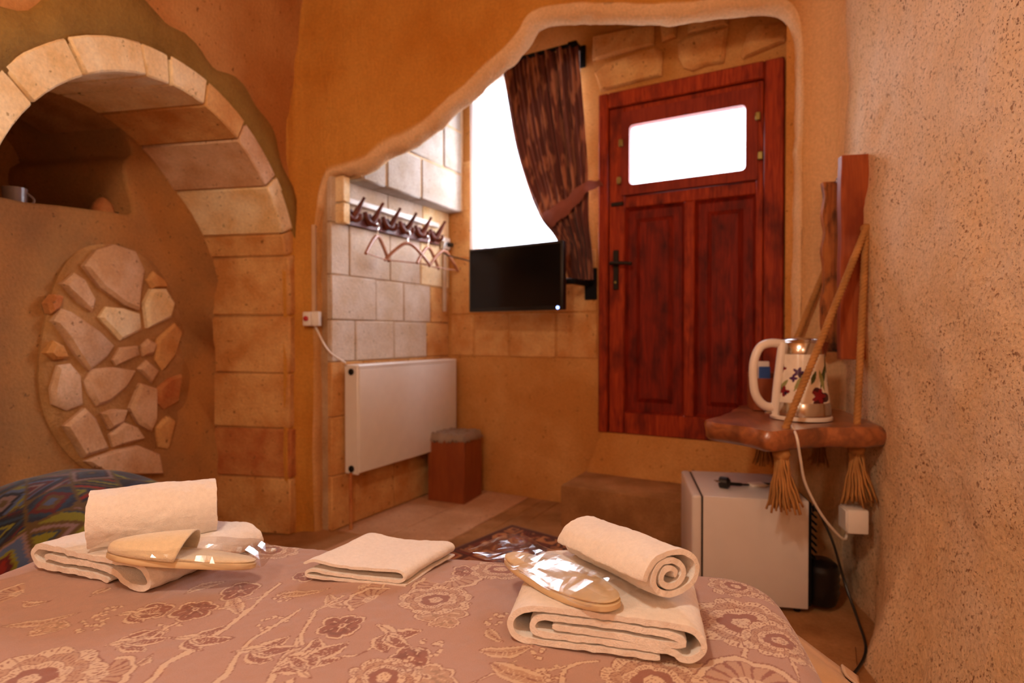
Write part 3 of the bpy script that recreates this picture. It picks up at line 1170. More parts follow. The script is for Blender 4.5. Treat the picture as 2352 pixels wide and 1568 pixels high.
# ================================================================== THINGS IN THE ENTRANCE
# ---- radiator
ra0, ra1, rz0, rz1 = -0.955, -0.075, 0.285, 0.845
rad = thing('radiator', 'white panel radiator mounted low on the entrance wall', 'radiator', E(0.05, (ra0 + ra1) / 2, 0.0), RZ_ALC)
hl = (ra1 - ra0) / 2
part('front_panel', box(0.052, 0.066, -hl + 0.004, hl - 0.004, rz0 + 0.01, rz1 - 0.02, 0.006, 2), 'white', rad)
part('rear_panel', box(-0.028, -0.014, -hl + 0.01, hl - 0.01, rz0 + 0.02, rz1 - 0.03, 0.004), 'white', rad)
cov = part('side_cover', box(-0.03, 0.060, -hl - 0.004, -hl + 0.012, rz0, rz1, 0.005), 'white', rad)
part('side_cover', box(-0.03, 0.060, hl - 0.012, hl + 0.004, rz0, rz1, 0.005), 'white', rad)
gv = [box(-0.028, 0.062, -hl + 0.012 + i * 0.0305, -hl + 0.012 + i * 0.0305 + 0.020, rz1 - 0.014, rz1 - 0.004) for i in range(28)]
part('top_grille', join(box(-0.03, -0.02, -hl, hl, rz1 - 0.015, rz1), box(0.052, 0.064, -hl, hl, rz1 - 0.022, rz1, 0.004), *gv), 'white', rad, smooth=False)
for z in (rz1 - 0.035, rz0 + 0.03):
    d = lathe([(0.017, 0), (0.017, 0.008), (0.012, 0.011), (0.012, 0.006)], 14)
    d = xf(d, Matrix.Translation((0.02, -hl - 0.003, z)) @ Matrix.Rotation(PI / 2, 4, 'X'))
    part('end_plug', d, 'iron', rad)
part('pipe', join(tube([(0.02, -hl - 0.012, rz0 + 0.01), (0.02, -hl - 0.012, 0.008)], 0.009, 10)), 'stone_rust', rad)
for y in (-hl * 0.6, hl * 0.6):
    part('bracket', box(-0.052, -0.026, y - 0.02, y + 0.02, rz0 + 0.1, rz1 - 0.12), 'white', rad)

# ---- coat rack
rk0, rk1 = -0.985, -0.135
rack = thing('coat_rack', 'dark wooden coat rack with six curved pegs and a white rail', 'coat rack', E(0.012, (rk0 + rk1) / 2, 1.60), RZ_ALC)
rl = (rk1 - rk0) / 2
part('top_rail', box(-0.008, 0.012, -rl, rl, 0.078, 0.108, 0.003), 'white', rack, label='white painted top rail')
bw_ = []
for k in range(97):
    y = -rl + 2 * rl * k / 96
    ph = ((y + rl - 0.075) / ((2 * rl - 0.13) / 5)) % 1.0
    bw_.append((y, 0.008 + 0.045 * (0.5 + 0.5 * math.cos(2 * PI * ph)) ** 1.6))
V = []
for x in (-0.006, 0.010):
    V += [(x, y, -0.030) for y, _ in bw_] + [(x, y, z) for y, z in bw_]
n = 97
Fc = []
for k in range(n - 1):
    Fc += [(k, k + 1, n + k + 1, n + k), (2 * n + k + 1, 2 * n + k, 3 * n + k, 3 * n + k + 1), (n + k, n + k + 1, 3 * n + k + 1, 3 * n + k), (k + 1, k, 2 * n + k, 2 * n + k + 1)]
Fc += [(0, n, 3 * n, 2 * n), (n - 1, 3 * n - 1, 4 * n - 1, 2 * n - 1)]
part('back_board', fixn((V, Fc)), 'rack', rack)
for i in range(6):
    y = -rl + 0.075 + i * (2 * rl - 0.13) / 5
    pth = spline([(0.012, y - 0.045, 0.055), (0.016, y - 0.025, 0.012), (0.02, y, 0.0), (0.028, y + 0.018, 0.03), (0.05, y + 0.028, 0.075), (0.072, y + 0.034, 0.112)], 18)
    rr = [0.008 + 0.010 * math.sin(PI * min(1, (k + 2) / 18)) for k in range(19)]
    pg = part('peg', tube(pth, rr, 10), 'rack', rack)
    p2 = spline([(0.018, y, -0.005), (0.045, y + 0.008, -0.012), (0.062, y + 0.012, 0.002), (0.066, y + 0.012, 0.022)], 10)
    part('lower_hook', tube(p2, 0.010, 8), 'rack', pg)

# ---- wooden hangers on the rack
HL = ['leftmost wooden hanger, under the second peg of the coat rack', 'second wooden hanger from the left on the coat rack',
      'third wooden hanger from the left on the coat rack', 'rightmost wooden hanger on the coat rack by the corner']
hang = None
for i, (y, yaw) in enumerate(((-0.80, 0.34), (-0.55, -0.28), (-0.36, 0.22), (-0.20, 0.0))):
    loc = E(0.105, y, 1.572)
    if hang is None:
        h = thing('clothes_hanger', HL[i], 'hanger', loc, RZ_ALC + yaw, 'wooden hangers on the coat rack')
        hk = [(0, 0.0, -0.005)]
        for k in range(12):
            a = math.radians(-40 + 250 * k / 11)
            hk.append((0, 0.016 * math.cos(a) - 0.0, 0.0 + 0.016 * math.sin(a)))
        part('hook', tube(spline([(0, 0, -0.055), (0, 0, -0.02), (0, 0.014, -0.006), (0, 0.012, 0.012), (0, -0.002, 0.017), (0, -0.014, 0.008)], 20), 0.0022, 8), 'steel', h)
        for s in (-1, 1):
            pa = spline([(0, 0, -0.055), (0, s * 0.03, -0.062), (0, s * 0.09, -0.105), (0, s * 0.155, -0.165)], 16)
            part('arm', tube(pa, [0.010 - 0.002 * abs(k / 16 - 0.3) for k in range(17)], 8), 'hanger', h)
        part('trouser_bar', tube([(0, -0.15, -0.162), (0, 0.15, -0.162)], 0.0035, 8), 'hanger', h)
        hang = h
    else:
        h = copy_tree(hang)
        h.location = loc
        h.rotation_euler = (0, 0, RZ_ALC + yaw)
        h['label'] = HL[i]

# ---- white junction and conduit by the corner, alarm button with conduit
j = thing('junction_box', 'small white junction box in the corner beside the coat rack', 'junction box', E(0.02, -0.07, 1.55), RZ_ALC)
part('cover', box(-0.012, 0.018, -0.035, 0.035, 0.0, 0.075, 0.004), 'white', j)
part('conduit', box(-0.012, 0.002, -0.012, 0.012, -0.40, 0.0), 'stone_pale', j)
part('plug', tube([(0.018, 0.01, 0.03), (0.05, 0.015, 0.028)], 0.014, 10), 'black', j)

bt = ROOM @ room_v(722, 732, V_E - 0.01)
al = thing('alarm_button', 'small white wall box with a red call button on the pillar', 'button', (bt.x, bt.y, bt.z), RZ_ROOM)
part('housing', box(-0.012, 0.042, -0.03, 0.0, -0.036, 0.036, 0.005, 2), 'white', al)
part('face_plate', box(-0.036, 0.006, -0.05, -0.004, -0.036, 0.034, 0.006, 2), 'white', al)
d = lathe([(0.013, 0), (0.013, 0.006), (0.009, 0.009)], 14)
part('push_button', xf(d, Matrix.Translation((-0.016, -0.049, 0.0)) @ Matrix.Rotation(PI / 2, 4, 'X')), 'red', al, label='round red button')
part('conduit', box(-0.006, 0.012, -0.012, 0.0, 0.036, 0.47), 'hem', al)
p0 = Vector((bt.x, bt.y, bt.z - 0.03))
q0 = E(0.055, ra0 - 0.03, rz1 + 0.01)
m0 = p0.lerp(q0, 0.5) + Vector((0, -0.03, -0.03))
part('cable', tube(spline([p0, m0, q0], 20), 0.005, 8), 'cream', al, world=True)

# ---- television on a wall arm
tvc = Vector((0.0145, 3.19, 1.13))
tv = thing('television', 'small flat black television on a wall arm below the window', 'television', tvc, math.atan2(3.02 - 3.36, 0.273 + 0.244))
TW, TH = 0.619, 0.364
part('bezel', join(box(-TW / 2, TW / 2, -0.012, 0.028, 0, TH, 0.005, 2), box(-TW * 0.35, TW * 0.35, 0.028, 0.055, 0.05, TH - 0.08, 0.008)), 'black', tv)
part('screen', box(-TW / 2 + 0.014, TW / 2 - 0.014, -0.0135, -0.011, 0.022, TH - 0.014), 'screen', tv, smooth=False)
part('standby_light', xf(lathe([(0.008, 0), (0.008, 0.004), (0.004, 0.006)], 12), Matrix.Translation((TW / 2 - 0.03, -0.012, 0.012)) @ Matrix.Rotation(PI / 2, 4, 'X')), 'led', tv, label='glowing blue standby light')
w0 = Vector(E(1.0, -0.005, 1.29))
tl = Vector((0.12, 3.2, 1.29))
arm = join(tube([tl, Vector((0.33, 3.13, 1.29))], 0.016, 8), tube([Vector((0.33, 3.13, 1.29)), w0], 0.016, 8), xf(box(0.965, 1.035, -0.018, -0.0, 1.20, 1.38), ALC))
part('wall_arm', arm, 'matt_black', tv, world=True)
cb = spline([E(0.07, -0.055, 1.578), E(0.10, -0.16, 1.575), E(0.12, -0.22, 1.50), (-0.23, 3.36, 1.42), (-0.20, 3.40, 1.36)], 40)
part('power_cable', tube(cb, 0.004, 8), 'black', tv, world=True)

# ---- window sheer, curtain, rod
def sheer():
    nb, nz = 140, 24
    V = []
    for i in range(nb):
        b = WB0 - 0.012 + (WB1 + 0.03 - WB0) * i / (nb - 1)
        for k in range(nz):
            z = 1.46 + (2.625 - 1.46) * k / (nz - 1)
            a = -0.045 + 0.013 * math.sin(i * 0.62) * (0.6 + 0.4 * math.sin(k * 0.1 + i * 0.05)) - 0.004 * math.sin(i * 1.7)
            V.append(tuple(E(b, a, z)))
    return V, gridf(nb, nz)


single('sheer_curtain', sheer(), 'sheer', 'thin white sheer curtain glowing in the window behind the television', 'curtain', ang=180)
CL = [(1151, 146), (1163, 230), (1180, 330), (1206, 420), (1240, 500), (1266, 535), (1288, 572), (1300, 618), (1306, 642)]
CR = [(1326, 100), (1337, 230), (1346, 330), (1352, 420), (1352, 470), (1354, 520), (1359, 572), (1362, 618), (1363, 642)]
AC = -0.115


def curtain():
    n = 60
    L = [alc_a(x, y, AC) for x, y in CL]
    Rr = [alc_a(x, y, AC) for x, y in CR]
    Ls = spline([(p.x, p.z, 0) for p in L], n)
    Rs = spline([(p.x, p.z, 0) for p in Rr], n)
    nb = 150
    V = []
    for i in range(nb):
        s = i / (nb - 1)
        for k in range(n + 1):
            t = k / n
            b = Ls[k].x + (Rs[k].x - Ls[k].x) * s
            z = Ls[k].y + (Rs[k].y - Ls[k].y) * s
            wdt = Rs[k].x - Ls[k].x
            ph = 2 * PI * 7.5 * s + 0.7 * math.sin(3 * t + 5 * s)
            amp = 0.036 * (0.7 + 0.5 * math.sin(9 * s + 2)) * (0.55 + 0.45 * t)
            tie = math.exp(-((t - 0.66) / 0.10) ** 2)
            amp *= (1 - 0.5 * tie)
            a = AC + amp * math.sin(ph) + 0.010 * math.sin(2.3 * ph + 1) * (1 - tie) - 0.02 * math.sin(PI * s) * tie
            V.append(tuple(E(b, a, z)))
    return V, gridf(nb, n + 1)


cur = single('curtain', curtain(), 'curtain', 'brown leaf patterned curtain tied back beside the door', 'curtain', ang=180)
tb = []
for (x, y) in ((1246, 505), (1275, 492), (1310, 465), (1345, 430), (1366, 404)):
    tb.append(alc_a(x, y, AC - 0.05))
tb[0].y += 0.04; tb[-1].y = -0.02
sp_ = spline([(p.x, p.y, p.z) for p in tb], 30)
V = []
for i, p in enumerate(sp_):
    wd = 0.052 * (1.25 - 0.8 * (i / 30) + 0.1 * math.sin(i * 0.9))
    for k in range(7):
        s = k / 6 - 0.5
        V.append((p.x + s * wd * 0.95, p.y - 0.010 * math.cos(s * PI) + 0.002 * math.sin(i + k * 2), p.z - s * wd * 1.35))
part('tieback', xf((V, gridf(31, 7)), ALC), 'tie', cur, world=True, ang=180, label='plain mauve brown tieback')
rod = thing('curtain_rod', 'black curtain rod with a bracket above the window', 'curtain rod', E(0.5, AC, 2.63), RZ_ALC)
part('pole', tube([(-0.42, 0, 0.0), (0.455, 0, 0.0)], 0.011, 12), 'matt_black', rod)
part('finial', xf(lathe([(0.010, 0), (0.018, 0.006), (0.018, 0.05), (0.012, 0.055)], 14), Matrix.Translation((0.40, 0, 0)) @ Matrix.Rotation(PI / 2, 4, 'Y')), 'matt_black', rod)
part('bracket', join(box(0.425, 0.455, -0.015, 0.108, -0.012, 0.012, 0.003), box(0.415, 0.465, 0.098, 0.112, -0.09, 0.035, 0.003)), 'matt_black', rod)
part('bracket', join(box(-0.40, -0.37, -0.015, 0.108, -0.012, 0.012, 0.003), box(-0.41, -0.36, 0.098, 0.112, -0.05, 0.035, 0.003)), 'matt_black', rod)

# ---- waste bin
bn = thing('waste_bin', 'brown wooden waste bin with a grey liner over its rim, beside the radiator', 'bin', (-0.347, 3.505, 0.006), math.atan2(-0.10, 0.241))
bw, bd, bh = 0.245, 0.235, 0.375
part('body', join(box(-bw / 2, bw / 2, -bd / 2, -bd / 2 + 0.012, 0.0, bh, 0.002), box(-bw / 2, bw / 2, bd / 2 - 0.012, bd / 2, 0.0, bh, 0.002), box(-bw / 2, -bw / 2 + 0.012, -bd / 2 + 0.012, bd / 2 - 0.012, 0, bh),
                  box(bw / 2 - 0.012, bw / 2, -bd / 2 + 0.012, bd / 2 - 0.012, 0, bh), box(-bw / 2 + 0.012, bw / 2 - 0.012, -bd / 2 + 0.012, bd / 2 - 0.012, 0, 0.012)), 'box_wood', bn)
part('lid', box(-bw / 2 + 0.01, bw / 2 - 0.01, -bd / 2 + 0.01, bd / 2 - 0.01, bh - 0.004, bh + 0.012, 0.004), 'iron', bn, label='dark lid')
nb = 22
V = []
for i in range(nb):
    for k in range(nb):
        x, y = (i / (nb - 1) - 0.5) * (bw + 0.04), (k / (nb - 1) - 0.5) * (bd + 0.04)
        e = max(abs(x) - bw / 2 - 0.004, abs(y) - bd / 2 - 0.004, 0)
        z = bh + 0.016 + 0.010 * abs(math.sin(i * 1.7 + k * 0.9)) + 0.012 * random.random()
        if e > 0: z -= 0.03 + 0.02 * random.random()
        x = max(-bw / 2 - 0.006, min(bw / 2 + 0.006, x)); y = max(-bd / 2 - 0.006, min(bd / 2 + 0.006, y))
        V.append((x, y, z))
part('liner', (V, gridf(nb, nb)), 'bin_bag', bn, ang=60, label='crumpled grey plastic liner')


# ---- rug on the floor beyond the bed
def kil(s, t, pal, cell):
    """patchwork of nested squares, stripes and zigzags: colours by position on the cloth"""
    i, j = np.floor(s / cell), np.floor(t / cell)
    fs, ft = s / cell - i - 0.5, t / cell - j - 0.5
    h = _hash(i.astype(np.int64), j.astype(np.int64), np.zeros_like(i, np.int64))
    d = np.maximum(np.abs(fs), np.abs(ft))
    d2 = (np.abs(fs) + np.abs(ft)) * 0.5
    zz = np.abs(fs) * 0.9 + ft * 0.5 + 0.5
    q = np.where(h < 0.4, d, np.where(h < 0.7, d2, (zz % 0.5)))
    band = np.floor(q * 13).astype(np.int64)
    k = _hash(band + 7, i.astype(np.int64) * 3 + 1, j.astype(np.int64) * 5 + 2)
    idx = np.minimum((k * len(pal)).astype(int), len(pal) - 1)
    c = np.array(pal)[idx]
    rim = d > 0.46
    c[rim] = pal[(0)]
    return c


def rug():
    nx, ny = 120, 160
    p0 = Vector((0.0, 2.95))
    ex = Vector((0.229, -0.185)).normalized()
    ey = Vector((-ex.y, ex.x)) * -1
    V, s, t = [], [], []
    for i in range(nx):
        for k in range(ny):
            a, b = i / (nx - 1) * 0.75, k / (ny - 1) * 1.15
            p = p0 + ex * a + ey * b
            V.append((p.x, p.y, 0.0125 + 0.0015 * math.sin(a * 21) * math.sin(b * 17)))
            s.append(a); t.append(b)
    s, t = np.array(s), np.array(t)
    pal = [lin(84, 30, 18)[:3], lin(140, 50, 28)[:3], lin(190, 128, 80)[:3], lin(74, 30, 20)[:3], lin(186, 120, 74)[:3], lin(110, 40, 24)[:3]]
    c = np.array(kil(s, t, pal, 0.11))
    bord = (s < 0.03) | (t < 0.03)
    c[bord] = pal[0]
    top = (V, gridf(nx, ny))
    return top, c


d, c = rug()
rg = single('rug', d, 'rug', 'dark red kilim rug with a patterned field on the floor beyond the bed', 'rug', colors=c, ang=180)
sol = rg.modifiers.new('thickness', 'SOLIDIFY')
sol.thickness = 0.008

# ================================================================== RIGHT SIDE: FRIDGE, SHELF, MIRROR
FU0, FU1, FV0, FV1, FZ = 0.25, 0.65, 2.197, 2.60, 0.408
fr = thing('mini_fridge', 'small white fridge under the hanging wooden shelf', 'fridge', R((FU0 + FU1) / 2, (FV0 + FV1) / 2, 0.0), RZ_ROOM)
fx0, fx1, fy0, fy1 = -0.2, 0.2, -0.2, 0.2
part('cabinet', box(fx0 + 0.040, fx1, fy0, fy1, 0.02, FZ, 0.004, 2), 'fridge', fr)
dr = part('fridge_door', box(fx0, fx0 + 0.036, fy0, fy1, 0.022, FZ, 0.010, 3), 'fridge', fr)
part('gasket', box(fx0 + 0.034, fx0 + 0.042, fy0 + 0.004, fy1 - 0.004, 0.026, FZ - 0.004), 'iron', fr, smooth=False)
bk = part('condenser', join(box(fx1, fx1 + 0.012, fy0 + 0.01, fy1 - 0.01, 0.03, FZ - 0.01), *[tube([(fx1 + 0.03, fy0 + 0.02, 0.17 + 0.025 * i), (fx1 + 0.03, fy1 - 0.02, 0.17 + 0.025 * i)], 0.004, 6) for i in range(9)]), 'matt_black', fr)
cmp_ = lathe([(0.02, 0.02), (0.05, 0.024), (0.058, 0.05)] + [(0.058 + 0.004 * (k % 2), 0.055 + 0.012 * k) for k in range(9)] + [(0.055, 0.165), (0.035, 0.18)], 24)
part('compressor', xf(cmp_, Matrix.Translation((fx1 + 0.062, fy0 + 0.07, 0))), 'black', fr)
for x in (fx0 + 0.06, fx1 - 0.03):
    for y in (fy0 + 0.03, fy1 - 0.03):
        part('foot', xf(lathe([(0.012, 0), (0.014, 0.021)], 10), Matrix.Translation((x, y, 0))), 'black', fr)
cbl = [R(0.68, 2.25, 0.36), R(0.66, 2.16, 0.40), R(0.70, 2.12, 0.30), R(0.735, 2.10, 0.16), R(0.745, 2.02, 0.08), R(0.735, 1.93, 0.03), R(0.66, 1.82, 0.012), R(0.60, 1.78, 0.01)]
part('power_cable', tube(spline(cbl, 50), 0.0045, 8), 'black', fr, world=True)

# plug lying on the fridge
pg0 = wor_z(1664, 1108, FZ + 0.022)
pgt = thing('mains_plug', 'black mains plug with its cord lying on top of the fridge', 'plug', (pg0.x, pg0.y, FZ), 0.0)
part('plug_body', xf(lathe([(0.016, -0.02), (0.022, -0.016), (0.022, 0.012), (0.014, 0.02)], 16), Matrix.Translation((0, 0, 0.0225)) @ Matrix.Rotation(PI / 2, 4, 'Y') @ Matrix.Rotation(0.6, 4, 'X')), 'black', pgt)
for s in (-0.009, 0.009):
    part('pin', tube([(-0.018, s, 0.026), (-0.036, s, 0.028)], 0.0024, 8), 'steel', pgt)
cp = spline([(0.018, -0.0, 0.018), (0.05, 0.006, 0.014), (0.10, 0.03, 0.006), (0.15, 0.05, 0.005), (0.21, 0.04, 0.005), (0.26, 0.0, 0.006)], 30)
part('cord', tube(cp, [0.007 if k < 7 else 0.0042 for k in range(31)], 8), 'black', pgt)
sc = wor_z(1738, 1116, FZ)
sct = thing('sachet', 'small pale paper sachet beside the plug on the fridge', 'sachet', (sc.x, sc.y, FZ), 0.2)
part('packet', box(-0.03, 0.03, -0.02, 0.02, 0.0, 0.012, 0.004, 2), 'cream', sct)
part('crimped_edge', box(0.03, 0.038, -0.02, 0.02, 0.004, 0.007), 'hem', sct)

# ---- wall socket
so0 = room_v(1962, 1193, 2.155)
sk = thing('wall_socket', 'white surface mounted wall socket beside the fridge', 'socket', R(0.785, 2.155, so0.z - 0.040), RZ_ROOM)
part('housing', box(-0.036, 0.03, -0.033, 0.045, 0.0, 0.082, 0.005, 2), 'white', sk)
part('cover_plate', box(-0.041, -0.034, -0.03, 0.04, 0.005, 0.078, 0.003), 'white', sk)

# ---- hanging shelf: live-edge slab, ropes, tassels
SZ, STK = 0.69, 0.068
sh = thing('hanging_shelf', 'rustic live edge wooden shelf hung from the wall by jute ropes', 'shelf', R(0.6, 2.35, SZ - STK), RZ_ROOM)
outl = [(0.865, 2.115), (0.80, 2.085), (0.70, 2.065), (0.60, 2.02), (0.52, 1.975), (0.455, 1.945), (0.43, 1.965), (0.40, 2.01), (0.36, 2.045), (0.325, 2.08), (0.288, 2.13), (0.285, 2.17),
        (0.33, 2.26), (0.40, 2.40), (0.46, 2.56), (0.53, 2.68), (0.70, 2.72), (0.90, 2.73)]
oc = spline([(a, b, 0) for a, b in outl] + [(0.90, 2.4, 0), (0.865, 2.115, 0)], 90)[:-1]
n = len(oc)
cx, cy = 0.62, 2.33
V = []
for kz, (ins, z) in enumerate(((0.012, 0.0), (0.0, 0.012), (-0.004, 0.035), (0.002, 0.056), (0.012, STK))):
    for i, p in enumerate(oc):
        d = Vector((cx - p.x, cy - p.y)).normalized()
        w_ = ins + 0.008 * vn(np.array([[p.x * 14, p.y * 14, z * 30]]))[0] + (0.018 * max(0, (STK - z) / STK) if 8 <= i < 40 else 0)
        V.append((p.x + d.x * w_ - 0.6, p.y + d.y * w_ - 2.35, z + 0.003 * vn(np.array([[p.x * 9, p.y * 9, 1.0]]))[0]))
Fc = [(r * n + i, r * n + (i + 1) % n, (r + 1) * n + (i + 1) % n, (r + 1) * n + i) for r in range(4) for i in range(n)]
Fc.append(tuple(4 * n + i for i in range(n)))
Fc.append(tuple(range(n - 1, -1, -1)))
part('board', fixn((V, Fc)), 'slab_wood', sh, ang=50)


def rope(p, q, r=0.0115, turns=46):
    p, q = Vector(p), Vector(q)
    L = (q - p).length
    t = (q - p).normalized()
    x = t.orthogonal().normalized()
    y = t.cross(x)
    tn = L / 0.042
    ds = []
    for s in range(3):
        path = []
        n = int(L / 0.006)
        for i in range(n + 1):
            a = 2 * PI * (tn * i / n + s / 3)
            path.append(p + (q - p) * i / n + (x * math.cos(a) + y * math.sin(a)) * r * 0.52)
        ds.append(tube(path, r * 0.60, 8))
    return join(*ds)


def tassel(top, h, r, n=46, lean=(0, 0)):
    ds = []
    rnd = random.Random(int(top[0] * 1000))
    for i in range(n):
        a = i * 2.39996
        rr = math.sqrt((i + 0.5) / n)
        x0, y0 = 0.018 * rr * math.cos(a), 0.018 * rr * math.sin(a)
        x1, y1 = r * rr * math.cos(a + 0.2) + lean[0], r * rr * math.sin(a + 0.2) + lean[1]
        hh = h * rnd.uniform(0.86, 1.04)
        pth = [(top[0] + x0 + (x1 - x0) * (k / 6) ** 1.4 + 0.003 * math.sin(k * 1.9 + i), top[1] + y0 + (y1 - y0) * (k / 6) ** 1.4 + 0.003 * math.cos(k * 1.7 + i), top[2] - hh * k / 6) for k in range(7)]
        ds.append(tube(pth, 0.0038, 5))
    return join(*ds)


anch = [(R(0.842, 2.235, 1.375), (R(0.515, 2.03, SZ), R(0.79, 2.165, SZ))), (R(0.86, 2.605, 1.36), (R(0.60, 2.625, SZ), R(0.83, 2.66, SZ)))]
for i, (a, feet) in enumerate(anch):
    for k, f in enumerate(feet):
        rp = part('rope', rope(a, f - Vector((0, 0, 0.03))), 'rope', sh, world=True, ang=180)
        kn = Vector((f.x, f.y, SZ - STK - 0.016))
        part('knot', xf(lathe([(0.010, -0.022), (0.022, -0.014), (0.028, 0.0), (0.022, 0.014), (0.010, 0.02)], 14), Matrix.Translation(kn)), 'rope', rp, world=True, ang=180)
        ln = ((0.012, 0) if i == 0 else (0, 0))
        o = part('tassel', tassel((kn.x, kn.y, kn.z - 0.012), 0.175 if i == 0 else 0.15, 0.058 if i == 0 else 0.05, 46, ln), 'rope', sh, world=True, ang=180)
    part('rope_loop', xf(lathe([(0.010, -0.016), (0.016, -0.008), (0.016, 0.006), (0.008, 0.014)], 12), Matrix.Translation(a) @ Matrix.Rotation(PI / 2, 4, 'Y')), 'rope', sh, world=True)

# ---- mirror with two rough upright planks, seen edge on
mr = thing('wall_mirror', 'wall mirror seen edge on between two rough upright planks', 'mirror', R(0.86, 2.40, 0.91), RZ_ROOM)


def rough_plank(x0, x1, y0, y1, z0, z1, seed, amp):
    n = 34
    V, Fc = [], []
    for k in range(n + 1):
        z = z0 + (z1 - z0) * k / n
        e = amp * vn(np.array([[seed, z * 14, 0.0]]))[0]
        e2 = amp * vn(np.array([[seed + 5, z * 17, 0.0]]))[0]
        V += [(x0 + e, y0 + 0.004, z), (x0 + 0.006 + e, y0 + e2 * 0.5, z), (x1 + 0.02, y0 + e2 * 0.5, z), (x1 + 0.02, y1, z), (x0 + e, y1, z)]
    for k in range(n):
        for i in range(5):
            j = (i + 1) % 5
            Fc.append((k * 5 + i, k * 5 + j, k * 5 + 5 + j, k * 5 + 5 + i))
    Fc.append(tuple(range(4, -1, -1)))
    Fc.append(tuple(n * 5 + i for i in range(5)))
    return fixn((V, Fc))


part('plank', rough_plank(-0.088, 0.0, -0.135, -0.095, 0.0, 0.735, 3.0, 0.002), 'plank', mr, ang=30, label='smooth red brown plank nearest the bed')
part('plank', rough_plank(-0.072, 0.02, 0.10, 0.135, 0.02, 0.70, 8.0, 0.007), 'burnt', mr, ang=30, label='burnt knotty plank nearest the door')
part('glass', box(-0.035, -0.029, -0.095, 0.10, 0.03, 0.70), 'steel', mr, smooth=False)
part('back_board', box(-0.029, -0.012, -0.095, 0.10, 0.02, 0.71), 'iron', mr, smooth=False)

# ---- kettle on the shelf
kt = thing('kettle', 'white electric kettle with painted flowers and steel bands on the shelf', 'kettle', (1.056, 2.10, SZ + 0.003), 0.0)


def kr(z):           # body radius over height
    return 0.100 - 0.030 * (z / 0.29) ** 1.15


part('base', lathe([(0.085, 0), (0.104, 0.002), (0.104, 0.012), (0.098, 0.016)], 40), 'cream', kt)
part('lower_band', lathe([(kr(0.016), 0.016), (kr(0.02) + 0.001, 0.02), (kr(0.062) + 0.001, 0.062), (kr(0.065), 0.065)], 48), 'steel', kt, ang=60)
part('upper_band', lathe([(kr(0.236), 0.236), (kr(0.24) + 0.001, 0.24), (kr(0.275) + 0.001, 0.275), (kr(0.28) - 0.003, 0.281)], 48), 'steel', kt, ang=60)
lid = part('lid', lathe([(kr(0.28) - 0.003, 0.281), (kr(0.28) - 0.006, 0.287), (0.05, 0.293), (0.01, 0.296)], 40), 'steel', kt, ang=60)


def kettle_body():
    na, nz = 260, 90
    V = []
    for k in range(nz):
        z = 0.064 + (0.237 - 0.064) * k / (nz - 1)
        for i in range(na):
            a = 2 * PI * i / na
            V.append((kr(z) * math.cos(a), kr(z) * math.sin(a), z))
    Fc = [(k * na + i, k * na + (i + 1) % na, (k + 1) * na + (i + 1) % na, (k + 1) * na + i) for k in range(nz - 1) for i in range(na)]
    ang = np.array([2 * PI * i / na for _ in range(nz) for i in range(na)])
    zz = np.array([0.064 + 0.173 * k / (nz - 1) for k in range(nz) for _ in range(na)])
    col = np.tile(np.array(lin(240, 226, 208)[:3]), (len(V), 1))
    s = (ang + PI / 2 + 0.40 + PI) % (2 * PI) - PI          # 0 faces the bed
    s = s * 0.09 / 1.4
    zz = 0.064 + (zz - 0.064) / 1.25 + 0.004
    def blob(s0, z0, r, c, petals=5, rot=0, k=0.25):
        dx, dz = s - s0, zz - z0
        d = np.hypot(dx, dz)
        th = np.arctan2(dz, dx)
        m = d < r * (1 - k + k * np.cos(petals * th + rot))
        col[m] = c
    def leaf(s0, z0, s1, z1, w, c):
        L = math.hypot(s1 - s0, z1 - z0)
        t = ((s - s0) * (s1 - s0) + (zz - z0) * (z1 - z0)) / L ** 2
        e = np.abs((s - s0) * (z1 - z0) - (zz - z0) * (s1 - s0)) / L
        m = (t > 0) & (t < 1) & (e < w * np.sin(PI * np.clip(t, 0, 1)))
        col[m] = c
    G1, G2 = lin(70, 84, 40)[:3], lin(150, 150, 92)[:3]
    RD, RD2, PU, PU2, YE = lin(128, 16, 28)[:3], lin(70, 8, 18)[:3], lin(72, 34, 92)[:3], lin(40, 16, 52)[:3], lin(206, 150, 80)[:3]
    for off in (0.0, 0.28, -0.28):
        for a in ((-0.06, 0.10, -0.035, 0.135, 0.006, G2), (-0.02, 0.10, 0.0, 0.15, 0.005, G2), (0.045, 0.11, 0.075, 0.18, 0.008, G1), (0.06, 0.10, 0.045, 0.165, 0.007, G2),
                  (0.075, 0.15, 0.082, 0.205, 0.007, G1), (0.02, 0.12, 0.035, 0.16, 0.006, G1), (-0.075, 0.09, -0.045, 0.11, 0.009, G1), (-0.07, 0.17, -0.08, 0.205, 0.006, RD2), (0.085, 0.09, 0.095, 0.15, 0.008, YE)):
            leaf(a[0] + off, a[1], a[2] + off, a[3], a[4], a[5])
        for a in ((0.045, 0.085, 0.032, RD2, 3), (0.04, 0.09, 0.022, RD, 5), (-0.045, 0.10, 0.016, RD, 4), (-0.04, 0.095, 0.007, PU2, 5), (-0.055, 0.165, 0.013, RD, 4), (-0.055, 0.168, 0.006, RD2, 3),
                  (-0.01, 0.155, 0.016, PU, 5), (-0.022, 0.138, 0.011, PU, 4), (-0.005, 0.15, 0.007, PU2, 3), (0.09, 0.125, 0.012, PU, 5), (-0.09, 0.14, 0.012, RD, 4)):
            blob(a[0] + off, a[1], a[2], a[3], a[4])
    return (V, Fc), col


